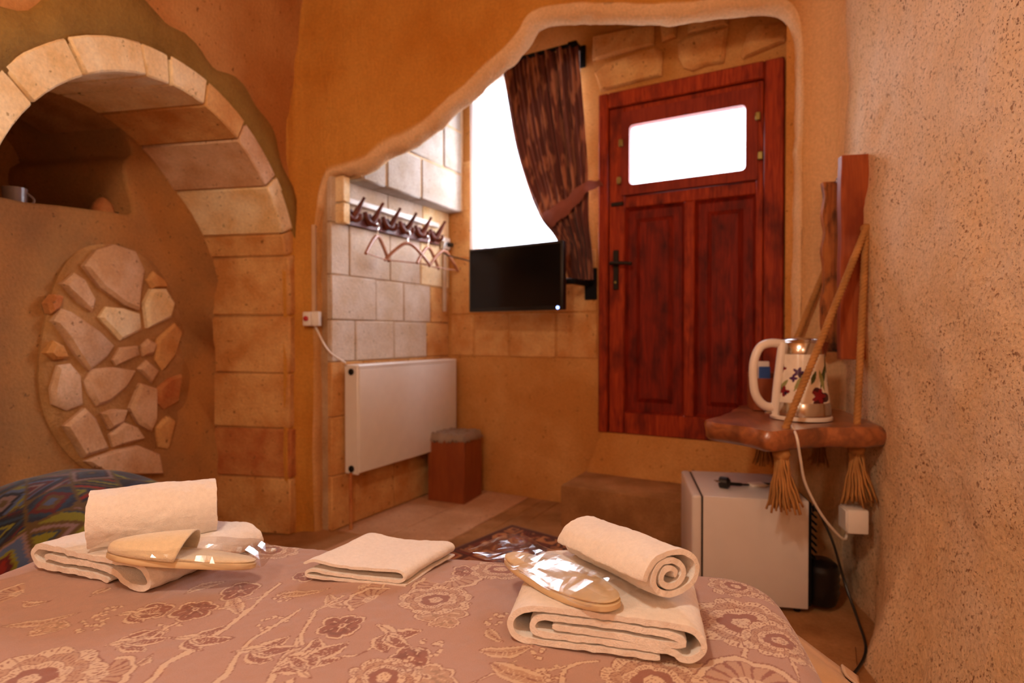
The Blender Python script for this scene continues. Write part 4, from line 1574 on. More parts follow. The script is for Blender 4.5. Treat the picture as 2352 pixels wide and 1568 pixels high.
d, c = kettle_body()
part('body', d, 'kettle_print', kt, colors=c, ang=180, label='white glazed body painted with red and purple flowers')
hp = spline([(-0.070, -0.008, 0.272), (-0.115, -0.012, 0.276), (-0.155, -0.016, 0.262), (-0.178, -0.018, 0.215), (-0.182, -0.018, 0.155), (-0.172, -0.016, 0.09), (-0.14, -0.012, 0.050), (-0.095, -0.008, 0.040)], 40)
part('handle', tube(hp, [0.0165 - 0.002 * math.sin(PI * k / 40) for k in range(41)], 14), 'cream', kt)
part('handle_strap', tube(spline([(-kr(0.02) - 0.002, -0.012, 0.012), (-kr(0.1) - 0.006, -0.02, 0.10), (-kr(0.18) - 0.006, -0.02, 0.18), (-kr(0.27) - 0.003, -0.016, 0.278)], 24), 0.0145, 12), 'cream', kt)
part('switch', box(-0.135, -0.10, -0.02, 0.0, 0.018, 0.028, 0.003), 'steel', kt)
part('spout', fixn(([(kr(0.22) - 0.004, -0.03, 0.225), (kr(0.22) - 0.004, 0.03, 0.225), (kr(0.27) + 0.03, 0, 0.278), (kr(0.28) - 0.006, -0.03, 0.281), (kr(0.28) - 0.006, 0.03, 0.281)], [(0, 1, 2), (0, 2, 3), (1, 4, 2), (3, 2, 4), (0, 3, 4, 1)])), 'steel', kt)
kc = [wor_z(1816, 970, SZ + 0.008), wor_y(1829, 1000, 1.83), wor_y(1838, 1050, 1.84), wor_y(1850, 1110, 1.88), wor_y(1886, 1180, 1.92), wor_y(1925, 1228, 1.96), wor_y(1943, 1236, 1.98), wor_y(1944, 1205, 2.0), wor_y(1938, 1190, 2.01)]
kc[0].y += 0.01
part('power_cable', tube(spline(kc, 60), 0.0042, 8), 'cream', kt, world=True)

# wooden caddy with sachets behind the kettle, two-tone jar
cq = wor_z(1775, 946, SZ)
cy_ = thing('wooden_caddy', 'small open wooden caddy behind the kettle on the shelf', 'caddy', (1.07, 2.36, SZ + 0.003), RZ_ROOM)
part('caddy_tray', join(box(-0.085, 0.06, -0.06, -0.05, 0, 0.13, 0.002), box(-0.085, 0.06, 0.05, 0.06, 0, 0.15, 0.002), box(-0.085, -0.075, -0.05, 0.05, 0, 0.13), box(0.05, 0.06, -0.05, 0.05, 0, 0.13), box(-0.075, 0.05, -0.05, 0.05, 0, 0.01)), 'box_wood', cy_)
part('divider', box(-0.012, -0.004, -0.05, 0.05, 0.01, 0.12), 'box_wood', cy_)
for i, (x, y, m, lb) in enumerate(((-0.035, -0.02, 'blue', 'blue paper sachet standing in the wooden caddy behind the kettle'), (-0.03, 0.02, 'cream', 'white paper sachet standing in the wooden caddy behind the kettle'))):
    p = MATS_W[cy_.name] @ Vector((x, y, 0.011))
    d = xf(box(-0.022, 0.022, -0.006, 0.006, 0, 0.165 if i == 0 else 0.185, 0.003), Matrix.Translation(p) @ Matrix.Rotation(RZ_ROOM, 4, 'Z'))
    single('sachet', d, m, lb, 'sachet')
jq = MATS_W[sh.name] @ Vector((0.745 - 0.6, 2.52 - 2.35, STK + 0.003))
jr = thing('jar', 'two tone brown and cream jar on the shelf behind the kettle', 'jar', jq, 0)
part('jar_body', lathe([(0.036, 0), (0.04, 0.004), (0.042, 0.10), (0.036, 0.115)], 24), 'cup_brown', jr)
part('jar_lid', lathe([(0.038, 0.112), (0.039, 0.116), (0.038, 0.165), (0.03, 0.172)], 24), 'cream', jr, label='cream upper part')

# ================================================================== NICHE THINGS
ct = R(UN - 0.13, room_u(34, 450, UN - 0.13).y, 1.462)
cp_ = thing('mug', 'pale glazed mug at the left end of the niche recess ledge', 'mug', ct, 0.4)
part('cup_wall', lathe([(0.030, 0), (0.036, 0.003), (0.038, 0.085), (0.036, 0.085), (0.033, 0.006), (0.001, 0.005)], 28, close=False), 'cup', cp_)
part('handle', tube([(0.036 + 0.022 * math.sin(PI * k / 10), 0, 0.018 + 0.05 * k / 10) for k in range(11)], 0.004, 8), 'cup', cp_)
lp = room_u(236, 480, UN - 0.12)
lt = thing('clay_lantern', 'small clay lantern at the right end of the niche recess ledge', 'lantern', R(UN - 0.12, lp.y, 1.462), 0.2)
part('lantern_base', lathe([(0.045, 0), (0.05, 0.006), (0.05, 0.05), (0.04, 0.056)], 20), 'stone_rust', lt)
part('lantern_dome', lathe([(0.04, 0.056), (0.044, 0.075), (0.036, 0.105), (0.018, 0.128), (0.005, 0.134)], 20), 'stone_rust', lt)
lp2 = room_u(264, 482, UN - 0.08)
bt2 = thing('small_bottle', 'tiny dark bottle beside the clay lantern', 'bottle', R(UN - 0.07, lp2.y, 1.462), 0)
part('bottle_body', lathe([(0.012, 0), (0.014, 0.003), (0.014, 0.04), (0.006, 0.052), (0.006, 0.06)], 14), 'black', bt2)
part('cap', lathe([(0.0075, 0.058), (0.0075, 0.07), (0.006, 0.072)], 12), 'iron', bt2)


# ---- patchwork pouf in front of the niche
def pouf():
    nx, ny = 190, 170
    cu, cv = -1.665, 1.47
    hu, hv = 0.33, 0.30
    V, s, t = [], [], []
    for i in range(nx):
        for k in range(ny):
            a, b = (i / (nx - 1) * 2 - 1) * 1.5, (k / (ny - 1) * 2 - 1) * 1.5
            m = (abs(a) ** 3.2 + abs(b) ** 3.2) ** (1 / 3.2)
            if m <= 1.0:
                z = 0.578 - 0.15 * m ** 2.0
                x, y = a * hu, b * hv
            else:
                k_ = (m - 1.0) / 0.5
                x, y = a / m * hu * (1 + 0.06 * math.sin(min(k_, 1) * PI)), b / m * hv * (1 + 0.06 * math.sin(min(k_, 1) * PI))
                z = 0.428 * (1 - min(k_, 1.0))
            V.append((cu + x, cv + y, z))
            s.append(a * hu * 1.1); t.append(b * hv * 1.1)
    X = np.array(V)
    X[:, 2] += 0.008 * fbm(X * 6, 2) * (X[:, 2] > 0.03)
    s, t = np.array(s), np.array(t)
    w = 0.012 * np.sin(s * 9) + 0.010 * np.sin(t * 14 + 1)
    cs, sn = math.cos(0.55), math.sin(0.55)
    s2, t2 = s * cs - t * sn + w, s * sn + t * cs + 0.02 * np.sin(s * 11)
    pal = [lin(84, 64, 34)[:3], lin(30, 26, 38)[:3], lin(84, 26, 28)[:3], lin(24, 22, 30)[:3], lin(70, 84, 116)[:3], lin(34, 38, 58)[:3], lin(124, 30, 22)[:3], lin(34, 52, 72)[:3], lin(120, 96, 96)[:3], lin(46, 24, 34)[:3], lin(112, 106, 34)[:3], lin(24, 30, 42)[:3]]
    c = kil(s2, t2, pal, 0.125)
    W = X @ np.array(ROOM)[:3, :3].T
    return (W.tolist(), gridf(nx, ny)), c


d, c = pouf()
single('pouf', d, 'kilim', 'large dark patchwork covered pouf between the bed and the niche', 'pouf', colors=c, ang=180)

# ================================================================== BED
BU0, BU1, BV0, BV1, BZ = -1.19, 0.278, -0.95, 1.150, 0.55
bed = thing('bed', 'double bed in the foreground, its mattress hidden under the floral duvet', 'bed', R((BU0 + BU1) / 2, (BV0 + BV1) / 2, 0), RZ_ROOM)
hx, hy = (BU1 - BU0) / 2, (BV1 - BV0) / 2
part('base', box(-hx + 0.05, hx - 0.05, -hy + 0.03, hy - 0.06, 0.06, 0.26, 0.01), 'box_wood', bed)
part('mattress', box(-hx + 0.04, hx - 0.04, -hy + 0.03, hy - 0.05, 0.26, BZ - 0.035, 0.05, 4), 'mattress', bed)
for sx in (-1, 1):
    for sy in (-1, 1):
        x, y = sx * (hx - 0.12), sy * (hy - 0.14)
        part('leg', box(x - 0.03, x + 0.03, y - 0.03, y + 0.03, 0, 0.06), 'box_wood', bed)

CR_ = 0.05           # plan radius of the duvet corners


def duvet_pos(P, Q, z0, grow=0.0, lim=9.0, flare=0.26):
    """drape a flat sheet (P, Q) over the rounded rectangle of the bed"""
    Rb = 0.055
    x0, x1, y0, y1 = BU0 + Rb - grow, BU1 - Rb + grow, BV0, BV1 - Rb + grow
    cx = np.clip(P, x0 + CR_, x1 - CR_)
    cy = np.clip(Q, -9, y1 - CR_)
    dx, dy = P - cx, Q - cy
    r = np.hypot(dx, dy)
    d = np.maximum(r - CR_, 0)
    nx, ny = np.where(r > 1e-9, dx / np.maximum(r, 1e-9), 0), np.where(r > 1e-9, dy / np.maximum(r, 1e-9), 0)
    arc = Rb * PI / 2 * 0.86
    a = np.minimum(d, arc) / Rb
    h = Rb * np.sin(a)
    drop = Rb * (1 - np.cos(a))
    e = np.maximum(d - arc, 0)
    fl = flare + 0.10 * np.sin(P * 19 + Q * 13) + 0.06 * np.sin(P * 41 - Q * 37)
    h = h + e * fl
    drop = drop + e * np.sqrt(np.maximum(1 - fl ** 2, 0.2))
    base = np.minimum(r, CR_)
    u = cx + nx * (base + h)
    v = cy + ny * (base + h)
    L = np.stack([P * 5, Q * 5, np.zeros_like(P)], 1)
    z = z0 - drop + 0.006 * fbm(L, 2) + 0.0012 * fbm(L * 9, 2)
    return np.stack([u, v, z], 1)


# ---------- floral print, drawn on a 1 mm raster of the cloth
PX0, PX1, QY0, QY1, RES = -1.55, 0.62, 0.22, 1.42, 0.001
NX, NY = int((PX1 - PX0) / RES), int((QY1 - QY0) / RES)
GX, GY = np.meshgrid(PX0 + RES * np.arange(NX), QY0 + RES * np.arange(NY), indexing='ij')
BASE, CRM, DRK, LINE, TAN = lin(178, 142, 128)[:3], lin(208, 180, 156)[:3], lin(150, 102, 90)[:3], lin(150, 106, 94)[:3], lin(184, 148, 126)[:3]
IMG = np.tile(np.array(BASE), (NX, NY, 1))
_wp = np.stack([GX.ravel() * 28, GY.ravel() * 28, GX.ravel() * 0], 1)
GX = GX + 0.005 * fbm(_wp, 3).reshape(NX, NY)
GY = GY + 0.005 * fbm(_wp + 50, 3).reshape(NX, NY)
MIDN = fbm(np.stack([GX.ravel() * 150, GY.ravel() * 150, GX.ravel() * 0], 1), 2).reshape(NX, NY)


def win_(cx, cy, r):
    i0, i1 = max(0, int((cx - r - PX0) / RES)), min(NX, int((cx + r - PX0) / RES) + 1)
    j0, j1 = max(0, int((cy - r - QY0) / RES)), min(NY, int((cy + r - QY0) / RES) + 1)
    if i1 <= i0 or j1 <= j0: return None
    return slice(i0, i1), slice(j0, j1)


def put(sl, m, c): IMG[sl][m] = c


def p_flower(cx, cy, r, rot=0.0, n=6, squash=1.0, fill=DRK):
    sl = win_(cx, cy, r * 1.2)
    if not sl: return
    x, y = (GX[sl] - cx), (GY[sl] - cy) / squash
    th = np.arctan2(y, x) + rot
    d = np.hypot(x, y)
    e = r * (0.74 + 0.26 * np.abs(np.cos(n * th / 2)) ** 0.6 + 0.05 * np.sin(3 * th + cx * 50))
    q = d / e
    put(sl, q < 1.0, LINE); put(sl, q < 0.95, CRM)
    put(sl, q < 0.84, LINE); put(sl, q < 0.80, fill)
    put(sl, (q < 0.70) & (MIDN[sl] > 0.25), tuple(0.78 * v for v in fill))
    put(sl, (q < 0.66) & (np.abs(np.sin(n * th / 2)) < 0.10), CRM)
    put(sl, q < 0.18, CRM); put(sl, q < 0.09, LINE)


def p_bell(cx, cy, r, rot):
    """a side view blossom: three ragged dark petals over a cream calyx"""
    for da, k, c in ((-0.75, 0.95, DRK), (0.75, 0.95, DRK), (0.0, 1.15, DRK)):
        a = rot + da
        p_leaf(cx, cy, cx + r * 1.5 * k * math.cos(a), cy + r * 1.5 * k * math.sin(a), r * 0.42, c)
    a = rot + PI
    p_leaf(cx + r * 0.55 * math.cos(rot), cy + r * 0.55 * math.sin(rot), cx + r * 0.8 * math.cos(a), cy + r * 0.8 * math.sin(a), r * 0.26, CRM)
    for da in (-0.5, 0.5):
        p_leaf(cx, cy, cx + r * 0.9 * math.cos(rot + da), cy + r * 0.9 * math.sin(rot + da), r * 0.14, CRM)


def p_fan(cx, cy, r, rot, span=2.2, rays=11):
    """large paisley-like fan of fine rays with a scalloped cream rim"""
    sl = win_(cx, cy, r * 1.15)
    if not sl: return
    x, y = GX[sl] - cx, GY[sl] - cy
    th = (np.arctan2(y, x) - rot + PI) % (2 * PI) - PI
    d = np.hypot(x, y)
    e = r * (0.9 + 0.08 * np.abs(np.cos(th * rays / 2)))
    m = (np.abs(th) < span / 2)
    put(sl, m & (d < e), LINE); put(sl, m & (d < e * 0.965), CRM)
    put(sl, m & (d < e * 0.84), LINE); put(sl, m & (d < e * 0.815), TAN)
    put(sl, m & (d < e * 0.815) & (np.abs(np.sin(th * rays)) < 0.42), DRK)
    put(sl, m & (d < e * 0.36), CRM); put(sl, m & (d < e * 0.32) & (np.abs(np.sin(th * rays * 0.7)) < 0.4), LINE)


def p_leaf(x0, y0, x1, y1, w, fill=TAN):
    L = math.hypot(x1 - x0, y1 - y0)
    sl = win_((x0 + x1) / 2, (y0 + y1) / 2, L / 2 + w + 0.006)
    if not sl: return
    x, y = GX[sl] - x0, GY[sl] - y0
    t = (x * (x1 - x0) + y * (y1 - y0)) / L ** 2
    sd = (x * (y1 - y0) - y * (x1 - x0)) / L - 0.12 * L * np.sin(PI * np.clip(t, 0, 1))
    e = np.abs(sd)
    k = np.sin(PI * np.clip(t, 0, 1) ** 0.8)
    on = (t > 0) & (t < 1)
    put(sl, on & (e < w * k + 0.0012), LINE); put(sl, on & (e < w * k), CRM)
    put(sl, on & (e < w * k * 0.6), fill)
    put(sl, on & (e < 0.0012), LINE)
    put(sl, on & (e < w * k * 0.55) & (np.abs(np.sin(t * 40 + e * 200)) < 0.2), CRM)


def p_peony(cx, cy, r, rot=0.0, squash=0.9):
    """big blossom: rings of scalloped petals, each outlined and finely veined"""
    sl = win_(cx, cy, r * 1.25)
    if not sl: return
    x, y = GX[sl] - cx, (GY[sl] - cy) / squash
    d0 = np.hypot(x, y)
    for q, n, fill in ((1.0, 9, CRM), (0.78, 8, TAN), (0.58, 7, CRM), (0.38, 6, DRK), (0.20, 5, CRM)):
        th = np.arctan2(y, x) + rot + q * 5
        e = r * q * (0.80 + 0.20 * np.abs(np.cos(n * th / 2)) ** 0.5)
        put(sl, d0 < e + 0.0016, LINE); put(sl, d0 < e, fill)
        edge = (d0 < e) & (d0 > e - r * 0.13)
        put(sl, edge & (np.abs(np.sin(n * 3.5 * th)) < 0.5) & (d0 < e - r * 0.05), DRK if fill != DRK else LINE)
        put(sl, (d0 < e) & (np.abs(np.sin(n * th / 2)) < 0.05), LINE)


def p_stem(pts, w=0.004):
    P = spline([(a, b, 0) for a, b in pts], 160)
    for ww, c in ((w + 0.0016, LINE), (w, CRM)):
        for k, p in enumerate(P):
            r = ww * (1 - 0.45 * k / 160)
            sl = win_(p.x, p.y, r + 0.001)
            if not sl: continue
            put(sl, np.hypot(GX[sl] - p.x, GY[sl] - p.y) < r, c)


def p_berry(cx, cy, r=0.02, n=9):
    rnd = random.Random(int(cx * 1e4) + 5)
    for i in range(n):
        a, q = rnd.uniform(0, 2 * PI), r * math.sqrt(rnd.random())
        x, y, rr = cx + q * math.cos(a), cy + q * math.sin(a), rnd.uniform(0.0028, 0.0045)
        sl = win_(x, y, rr + 0.003)
        if not sl: continue
        d = np.hypot(GX[sl] - x, GY[sl] - y)
        put(sl, d < rr + 0.0014, LINE); put(sl, d < rr, CRM)


def bp(px, py):
    p = room_z(px, py, BZ)
    return p.x, p.y


def stem_px(pts, w=0.004): p_stem([bp(*q) for q in pts], w)
def leaf_px(a, b, w, f=TAN): p_leaf(*bp(*a), *bp(*b), w, f)


# scattered ground motifs first, then the ones that can be told apart
rnd = random.Random(11)
for i in range(115):
    x, y = rnd.uniform(PX0, PX1), rnd.uniform(QY0, QY1)
    k = i % 5
    if k == 0: p_berry(x, y, 0.022, 11)
    elif k == 1: p_leaf(x, y, x + rnd.uniform(-0.09, 0.09), y + rnd.uniform(-0.07, 0.07), 0.012)
    elif k == 2: p_flower(x, y, rnd.uniform(0.022, 0.034), rnd.random() * 3, rnd.choice((5, 6)))
    elif k == 3: p_fan(x, y, rnd.uniform(0.05, 0.08), rnd.uniform(0, 6.28))
    else: p_stem([(x, y), (x + 0.06, y + 0.04), (x + 0.10, y + 0.10)], 0.003)
stem_px([(300, 1600), (390, 1520), (470, 1480), (545, 1420), (600, 1370), (640, 1340)], 0.006)
stem_px([(480, 1600), (520, 1540), (580, 1470), (640, 1430), (690, 1400)], 0.005)
stem_px([(600, 1600), (640, 1530), (690, 1460), (720, 1410), (790, 1375)], 0.005)
stem_px([(690, 1480), (700, 1440), (740, 1400), (810, 1380)], 0.004)
stem_px([(340, 1480), (380, 1440), (460, 1410)], 0.0035)
stem_px([(1290, 1580), (1310, 1530), (1370, 1515)], 0.004)
stem_px([(1690, 1568), (1720, 1490), (1760, 1460), (1810, 1490), (1830, 1560)], 0.004)
stem_px([(1210, 1560), (1260, 1540), (1300, 1530)], 0.004)
for a, b, w in (((60, 1460), (140, 1435), 0.016), ((0, 1440), (190, 1405), 0.012), ((1100, 1500), (1230, 1490), 0.015), ((1120, 1530), (1290, 1560), 0.018), ((1480, 1530), (1690, 1510), 0.026),
                ((40, 1385), (110, 1380), 0.008), ((250, 1352), (210, 1372), 0.010), ((1120, 1450), (1160, 1480), 0.010), ((700, 1490), (640, 1530), 0.008), ((430, 1395), (500, 1385), 0.008), ((1640, 1345), (1700, 1360), 0.012),
                ((640, 1360), (760, 1352), 0.012), ((300, 1540), (350, 1500), 0.008)):
    leaf_px(a, b, w)
for x, y, r, n in ((350, 1408), (445, 1405), (790, 1440)) and ((350, 1402, 0.032, 5), (448, 1400, 0.036, 6), (785, 1440, 0.036, 6), (545, 1355, 0.034, 5)):
    p_flower(*bp(x, y), r, 0.4, n)
for x, y, r, ro in ((290, 1475, 0.036, 0.5), (440, 1462, 0.036, 0.2), (580, 1495, 0.036, 0.3), (690, 1515, 0.042, 0.9), (890, 1460, 0.036, -0.5), (700, 1545, 0.030, 2.6), (300, 1410, 0.03, 0.3)):
    p_bell(*bp(x, y), r, ro)
for x, y, r, ro, sp2 in ((70, 1575, 0.085, 1.3, 2.6), (200, 1560, 0.06, 0.6, 2.2), (985, 1372, 0.07, 0.2, 2.4), (860, 1385, 0.05, 2.8, 2.8), (1040, 1330, 0.06, -0.6, 2.4), (1690, 1440, 0.075, 2.4, 2.6), (1790, 1450, 0.07, 0.9, 2.6),
                        (1760, 1380, 0.05, 1.4, 2.8), (1720, 1580, 0.08, 1.6, 2.8), (560, 1270, 0.05, 0.5, 2.5), (680, 1255, 0.05, 1.5, 2.4)):
    p_fan(*bp(x, y), r, ro, sp2, 9)
for x, y, r, n in ((1010, 1418, 0.045, 5), (1020, 1440, 0.026, 4), (980, 1560, 0.045, 7), (120, 1440, 0.028, 5)):
    p_flower(*bp(x, y), r, 1.1, n, 0.8, TAN)
for x, y, r in ((1700, 1430, 0.085), (1795, 1470, 0.06), (1000, 1385, 0.062), (1500, 1560, 0.07), (70, 1560, 0.085), (880, 1560, 0.05), (620, 1262, 0.06), (1150, 1310, 0.06), (1690, 1350, 0.05)):
    p_peony(*bp(x, y), r, x * 0.01)
for x, y in ((215, 1425), (205, 1440), (990, 1490), (930, 1530), (250, 1400), (1140, 1430), (1270, 1545)):
    p_berry(*bp(x, y), 0.02, 10)


def duvet():
    p = np.concatenate([np.linspace(BU0 - 0.34, BU0 - 0.06, 60), np.arange(BU0 - 0.058, BU1 + 0.10, 0.0018), np.linspace(BU1 + 0.103, BU1 + 0.125, 9)])
    q = np.concatenate([np.linspace(BV0, 0.22, 24), np.arange(0.225, 0.60, 0.005), np.arange(0.603, BV1 + 0.08, 0.0018), np.linspace(BV1 + 0.085, BV1 + 0.32, 50)])
    Pg, Qg = np.meshgrid(p, q, indexing='ij')
    X = duvet_pos(Pg.ravel(), Qg.ravel(), BZ)
    i = np.clip(((Pg.ravel() - PX0) / RES).astype(int), 0, NX - 1)
    j = np.clip(((Qg.ravel() - QY0) / RES).astype(int), 0, NY - 1)
    c = IMG[i, j]
    c[Qg.ravel() < QY0 + 0.01] = BASE
    W = X @ np.array(ROOM)[:3, :3].T
    return W, (len(p), len(q)), c


W, (na_, nb_), c = duvet()
me = bpy.data.meshes.new('duvet')
ii = np.arange((na_ - 1) * (nb_ - 1))
gi, gj = ii // (nb_ - 1), ii % (nb_ - 1)
qd = np.stack([gi * nb_ + gj, (gi + 1) * nb_ + gj, (gi + 1) * nb_ + gj + 1, gi * nb_ + gj + 1], 1).astype(np.int32)
cen = np.array(R((BU0 + BU1) / 2, (BV0 + BV1) / 2, 0.0))
W = W - cen
me.vertices.add(len(W)); me.vertices.foreach_set('co', W.astype(np.float32).ravel())
me.loops.add(qd.size); me.loops.foreach_set('vertex_index', qd.ravel())
me.polygons.add(len(qd)); me.polygons.foreach_set('loop_start', (np.arange(len(qd)) * 4).astype(np.int32))
me.update(calc_edges=True)
me.shade_smooth()
at = me.color_attributes.new('print', 'FLOAT_COLOR', 'POINT')
c4 = np.ones((len(W), 4), np.float32); c4[:, :3] = c
at.data.foreach_set('color', c4.ravel())
me.materials.append(MT['bed_print'])
dv = bpy.data.objects.new('duvet', me)
COL.objects.link(dv)
dv.location = cen
MATS_W[dv.name] = Matrix.Translation(Vector(cen))
tag(dv, 'mauve and cream floral duvet spread over the bed', 'duvet')


# plain sheet hanging out below the duvet on the right, flaring at the foot corner
def sheet_pos(P, Q, off=0.0):
    Rb = 0.045
    d = np.maximum(P - (BU1 - 0.075), 0)
    a = np.minimum(d, Rb * 1.2) / Rb
    h, drop = Rb * np.sin(a), Rb * (1 - np.cos(a))
    e = np.maximum(d - Rb * 1.2, 0)
    k = np.clip((Q - 0.80) / 0.30, 0, 1)
    fl = 0.20 + 0.64 * k * k * (3 - 2 * k) + 0.04 * np.sin(Q * 44) * np.minimum(1, e * 12)
    u = np.minimum(P, BU1 - 0.075) + h + e * fl
    z = BZ - 0.022 - drop - e * np.sqrt(1 - fl ** 2)
    return np.stack([u + off, Q, z + off * 0.6], 1)


def under_sheet(p0, p1, n, off=0.0):
    p = np.linspace(p0, p1, n)
    q = np.linspace(-0.6, BV1 - 0.022, 130)
    Pg, Qg = np.meshgrid(p, q, indexing='ij')
    W = sheet_pos(Pg.ravel(), Qg.ravel(), off) @ np.array(ROOM)[:3, :3].T
    return W.tolist(), gridf(n, 130)


us = single('bed_sheet', under_sheet(BU1 - 0.02, BU1 + 0.18, 50), 'hem', 'plain beige sheet edge hanging out below the duvet at the bed side', 'sheet', ang=180)
us.modifiers.new('thickness', 'SOLIDIFY').thickness = 0.005
hm = part('hem', under_sheet(BU1 + 0.150, BU1 + 0.183, 6, 0.006), 'hem', us, world=True, ang=180)
hm.modifiers.new('thickness', 'SOLIDIFY').thickness = 0.004

# ================================================================== TOWELS AND SLIPPERS
TT = 0.0095


def flat_spiral(pts, n): return [(p.x, p.y) for p in spline([(a, b, 0) for a, b in pts], n)]


# right bath towel: flattened scroll
rbt = Vector(R(0.0, 0.0)) * 0 + Vector((0.152, 0.905, BZ + 0.002))
prof = [(0.075, 0.005), (0.0, 0.005), (-0.09, 0.006), (-0.125, 0.010), (-0.136, 0.026), (-0.125, 0.046), (-0.09, 0.055), (0.0, 0.054), (0.09, 0.051), (0.122, 0.044), (0.134, 0.026), (0.120, 0.0085), (0.104, 0.007),
        (0.085, 0.016), (0.0, 0.017), (-0.085, 0.018), (-0.104, 0.027), (-0.094, 0.041), (-0.06, 0.0435), (0.03, 0.0415), (0.088, 0.038), (0.107, 0.029), (0.092, 0.0245), (0.02, 0.027), (-0.05, 0.0295), (-0.075, 0.031)]
d = ribbon(flat_spiral(prof, 330), 0.0088, 0.215, 44, 0.0011, 0.0)
tw = thing('bath_towel', 'folded white bath towel at the right of the bed under a rolled towel', 'towel', rbt, RZ_ROOM - 0.02, 'white towels laid out on the bed')
part('folded_cloth', d, 'towel', tw, ang=70)


def roll(turns, r0, pitch, fx, fz, tail, n=240, t=0.0085):
    pts = []
    for k in range(int(turns * 24) + 1):
        a = 2 * PI * k / 24
        r = r0 + pitch * k / 24
        pts.append((r * math.cos(a + PI * 0.5 - 2 * PI * turns) * fx, r * math.sin(a + PI * 0.5 - 2 * PI * turns) * fz))
    pts += tail
    return flat_spiral(pts, n)


# right rolled towel, its spiral end facing the bed's right corner
p_near, p_far = Vector((0.226, 0.822)), Vector((0.128, 1.010))
ax = (p_near - p_far)
rl_ = ax.length + 0.012
yaw = math.atan2(ax.y, ax.x) + PI / 2      # local -y points to the near end
cen = (p_near + p_far) / 2
pts = []
TURN = 2.6
for k in range(64):
    f = k / 63
    a = -0.6 + 2 * PI * TURN * f
    r = 0.007 + 0.034 * f
    sh_ = 0.016 * max(0, f - 0.58) / 0.42
    pts.append((r * 1.16 * math.cos(a) + sh_ * (1 + math.cos(a)) * 0.6, r * 0.86 * math.sin(a)))
lastx, lastz = pts[-1]
d = ribbon(flat_spiral(pts, 300), 0.0086, rl_, 40, 0.0011)
zc = min(v[2] for v in d[0])
d = xf(([(x, y, z - zc) for x, y, z in d[0]], d[1]), Matrix.Rotation(-0.07, 4, 'X'))
t2 = thing('rolled_towel', 'rolled white towel with a spiral end on the right bath towel', 'towel', (cen.x, cen.y, BZ + 0.0635), yaw, 'white towels laid out on the bed')
part('rolled_cloth', d, 'towel', t2, ang=70)

# centre hand towel
prof = [(0.094, 0.0035), (0.0, 0.0035), (-0.088, 0.0045), (-0.101, 0.010), (-0.094, 0.0185), (-0.06, 0.0165), (0.0, 0.0115), (0.078, 0.0105), (0.088, 0.017), (0.074, 0.0245), (0.03, 0.0245), (-0.03, 0.0235), (-0.075, 0.0265), (-0.103, 0.019), (-0.108, 0.012)]
prof = [(0.096, 0.003), (0.0, 0.003), (-0.085, 0.003), (-0.097, 0.0085), (-0.085, 0.0145), (-0.03, 0.0115), (0.06, 0.0095), (0.088, 0.011), (0.094, 0.020), (0.080, 0.0275), (0.02, 0.0265), (-0.03, 0.0275), (-0.08, 0.0335), (-0.102, 0.026)]
d = ribbon(flat_spiral(prof, 220), 0.0052, 0.150, 34, 0.0007, 0.30)
t3 = thing('hand_towel', 'small flat folded white towel alone in the middle of the bed', 'towel', (-0.246, 1.098, BZ + 0.004), RZ_ROOM, 'white towels laid out on the bed')
part('folded_cloth', d, 'towel', t3, ang=70)

# left bath towel, looser folds
lp0, lp1, lp2_ = Vector((-0.945, 1.125)), Vector((-0.640, 1.005)), Vector((-0.520, 1.23))
ex = (lp1 - lp0)
prof = [(0.055, 0.007), (-0.03, 0.008), (-0.12, 0.008), (-0.158, 0.014), (-0.165, 0.030), (-0.145, 0.044), (-0.09, 0.044), (-0.02, 0.042), (0.06, 0.044), (0.125, 0.046), (0.156, 0.034), (0.160, 0.016), (0.140, 0.006), (0.105, 0.010),
        (0.075, 0.024), (0.0, 0.028), (-0.07, 0.026), (-0.115, 0.027), (-0.130, 0.022)]
prof = [(x * 0.94, z) for x, z in prof]
d = ribbon(flat_spiral(prof, 300), 0.0105, 0.225, 44, 0.0014, 0.14)
lc = Vector((-0.718, 1.142))
t4 = thing('bath_towel', 'folded white bath towel at the left of the bed under a rolled towel', 'towel', (lc.x, lc.y, BZ + 0.003), math.radians(-20), 'white towels laid out on the bed')
part('folded_cloth', d, 'towel', t4, ang=70)
pts = []
for k in range(60):
    f = k / 59
    a = PI * 0.2 + 2 * PI * 2.55 * f
    r = 0.008 + 0.047 * f
    pts.append((r * 1.02 * math.cos(a), r * 0.98 * math.sin(a)))
d = ribbon(flat_spiral(pts, 260), 0.0115, 0.212, 40, 0.0015)
zc = min(v[2] for v in d[0])
d = ([(x, y, z - zc) for x, y, z in d[0]], d[1])
t5 = thing('rolled_towel', 'rolled white towel lying crosswise on the left bath towel', 'towel', (-0.705, 1.135, BZ + 0.0535), PI / 2 + 0.50, 'white towels laid out on the bed')
part('rolled_cloth', d, 'towel', t5, ang=70)


# slippers in clear bags
def sole_out(n=48, L=0.25, wt=0.046, wh=0.034):
    out = []
    for k in range(n):
        a = 2 * PI * k / n
        x = math.cos(a)
        wdt = wt if x > 0 else wh
        wmix = wh + (wt - wh) * (0.5 + 0.5 * math.tanh(x * 2.2))
        out.append((x * L / 2, math.copysign(abs(math.sin(a)) ** 0.85, math.sin(a)) * wmix))
    return out


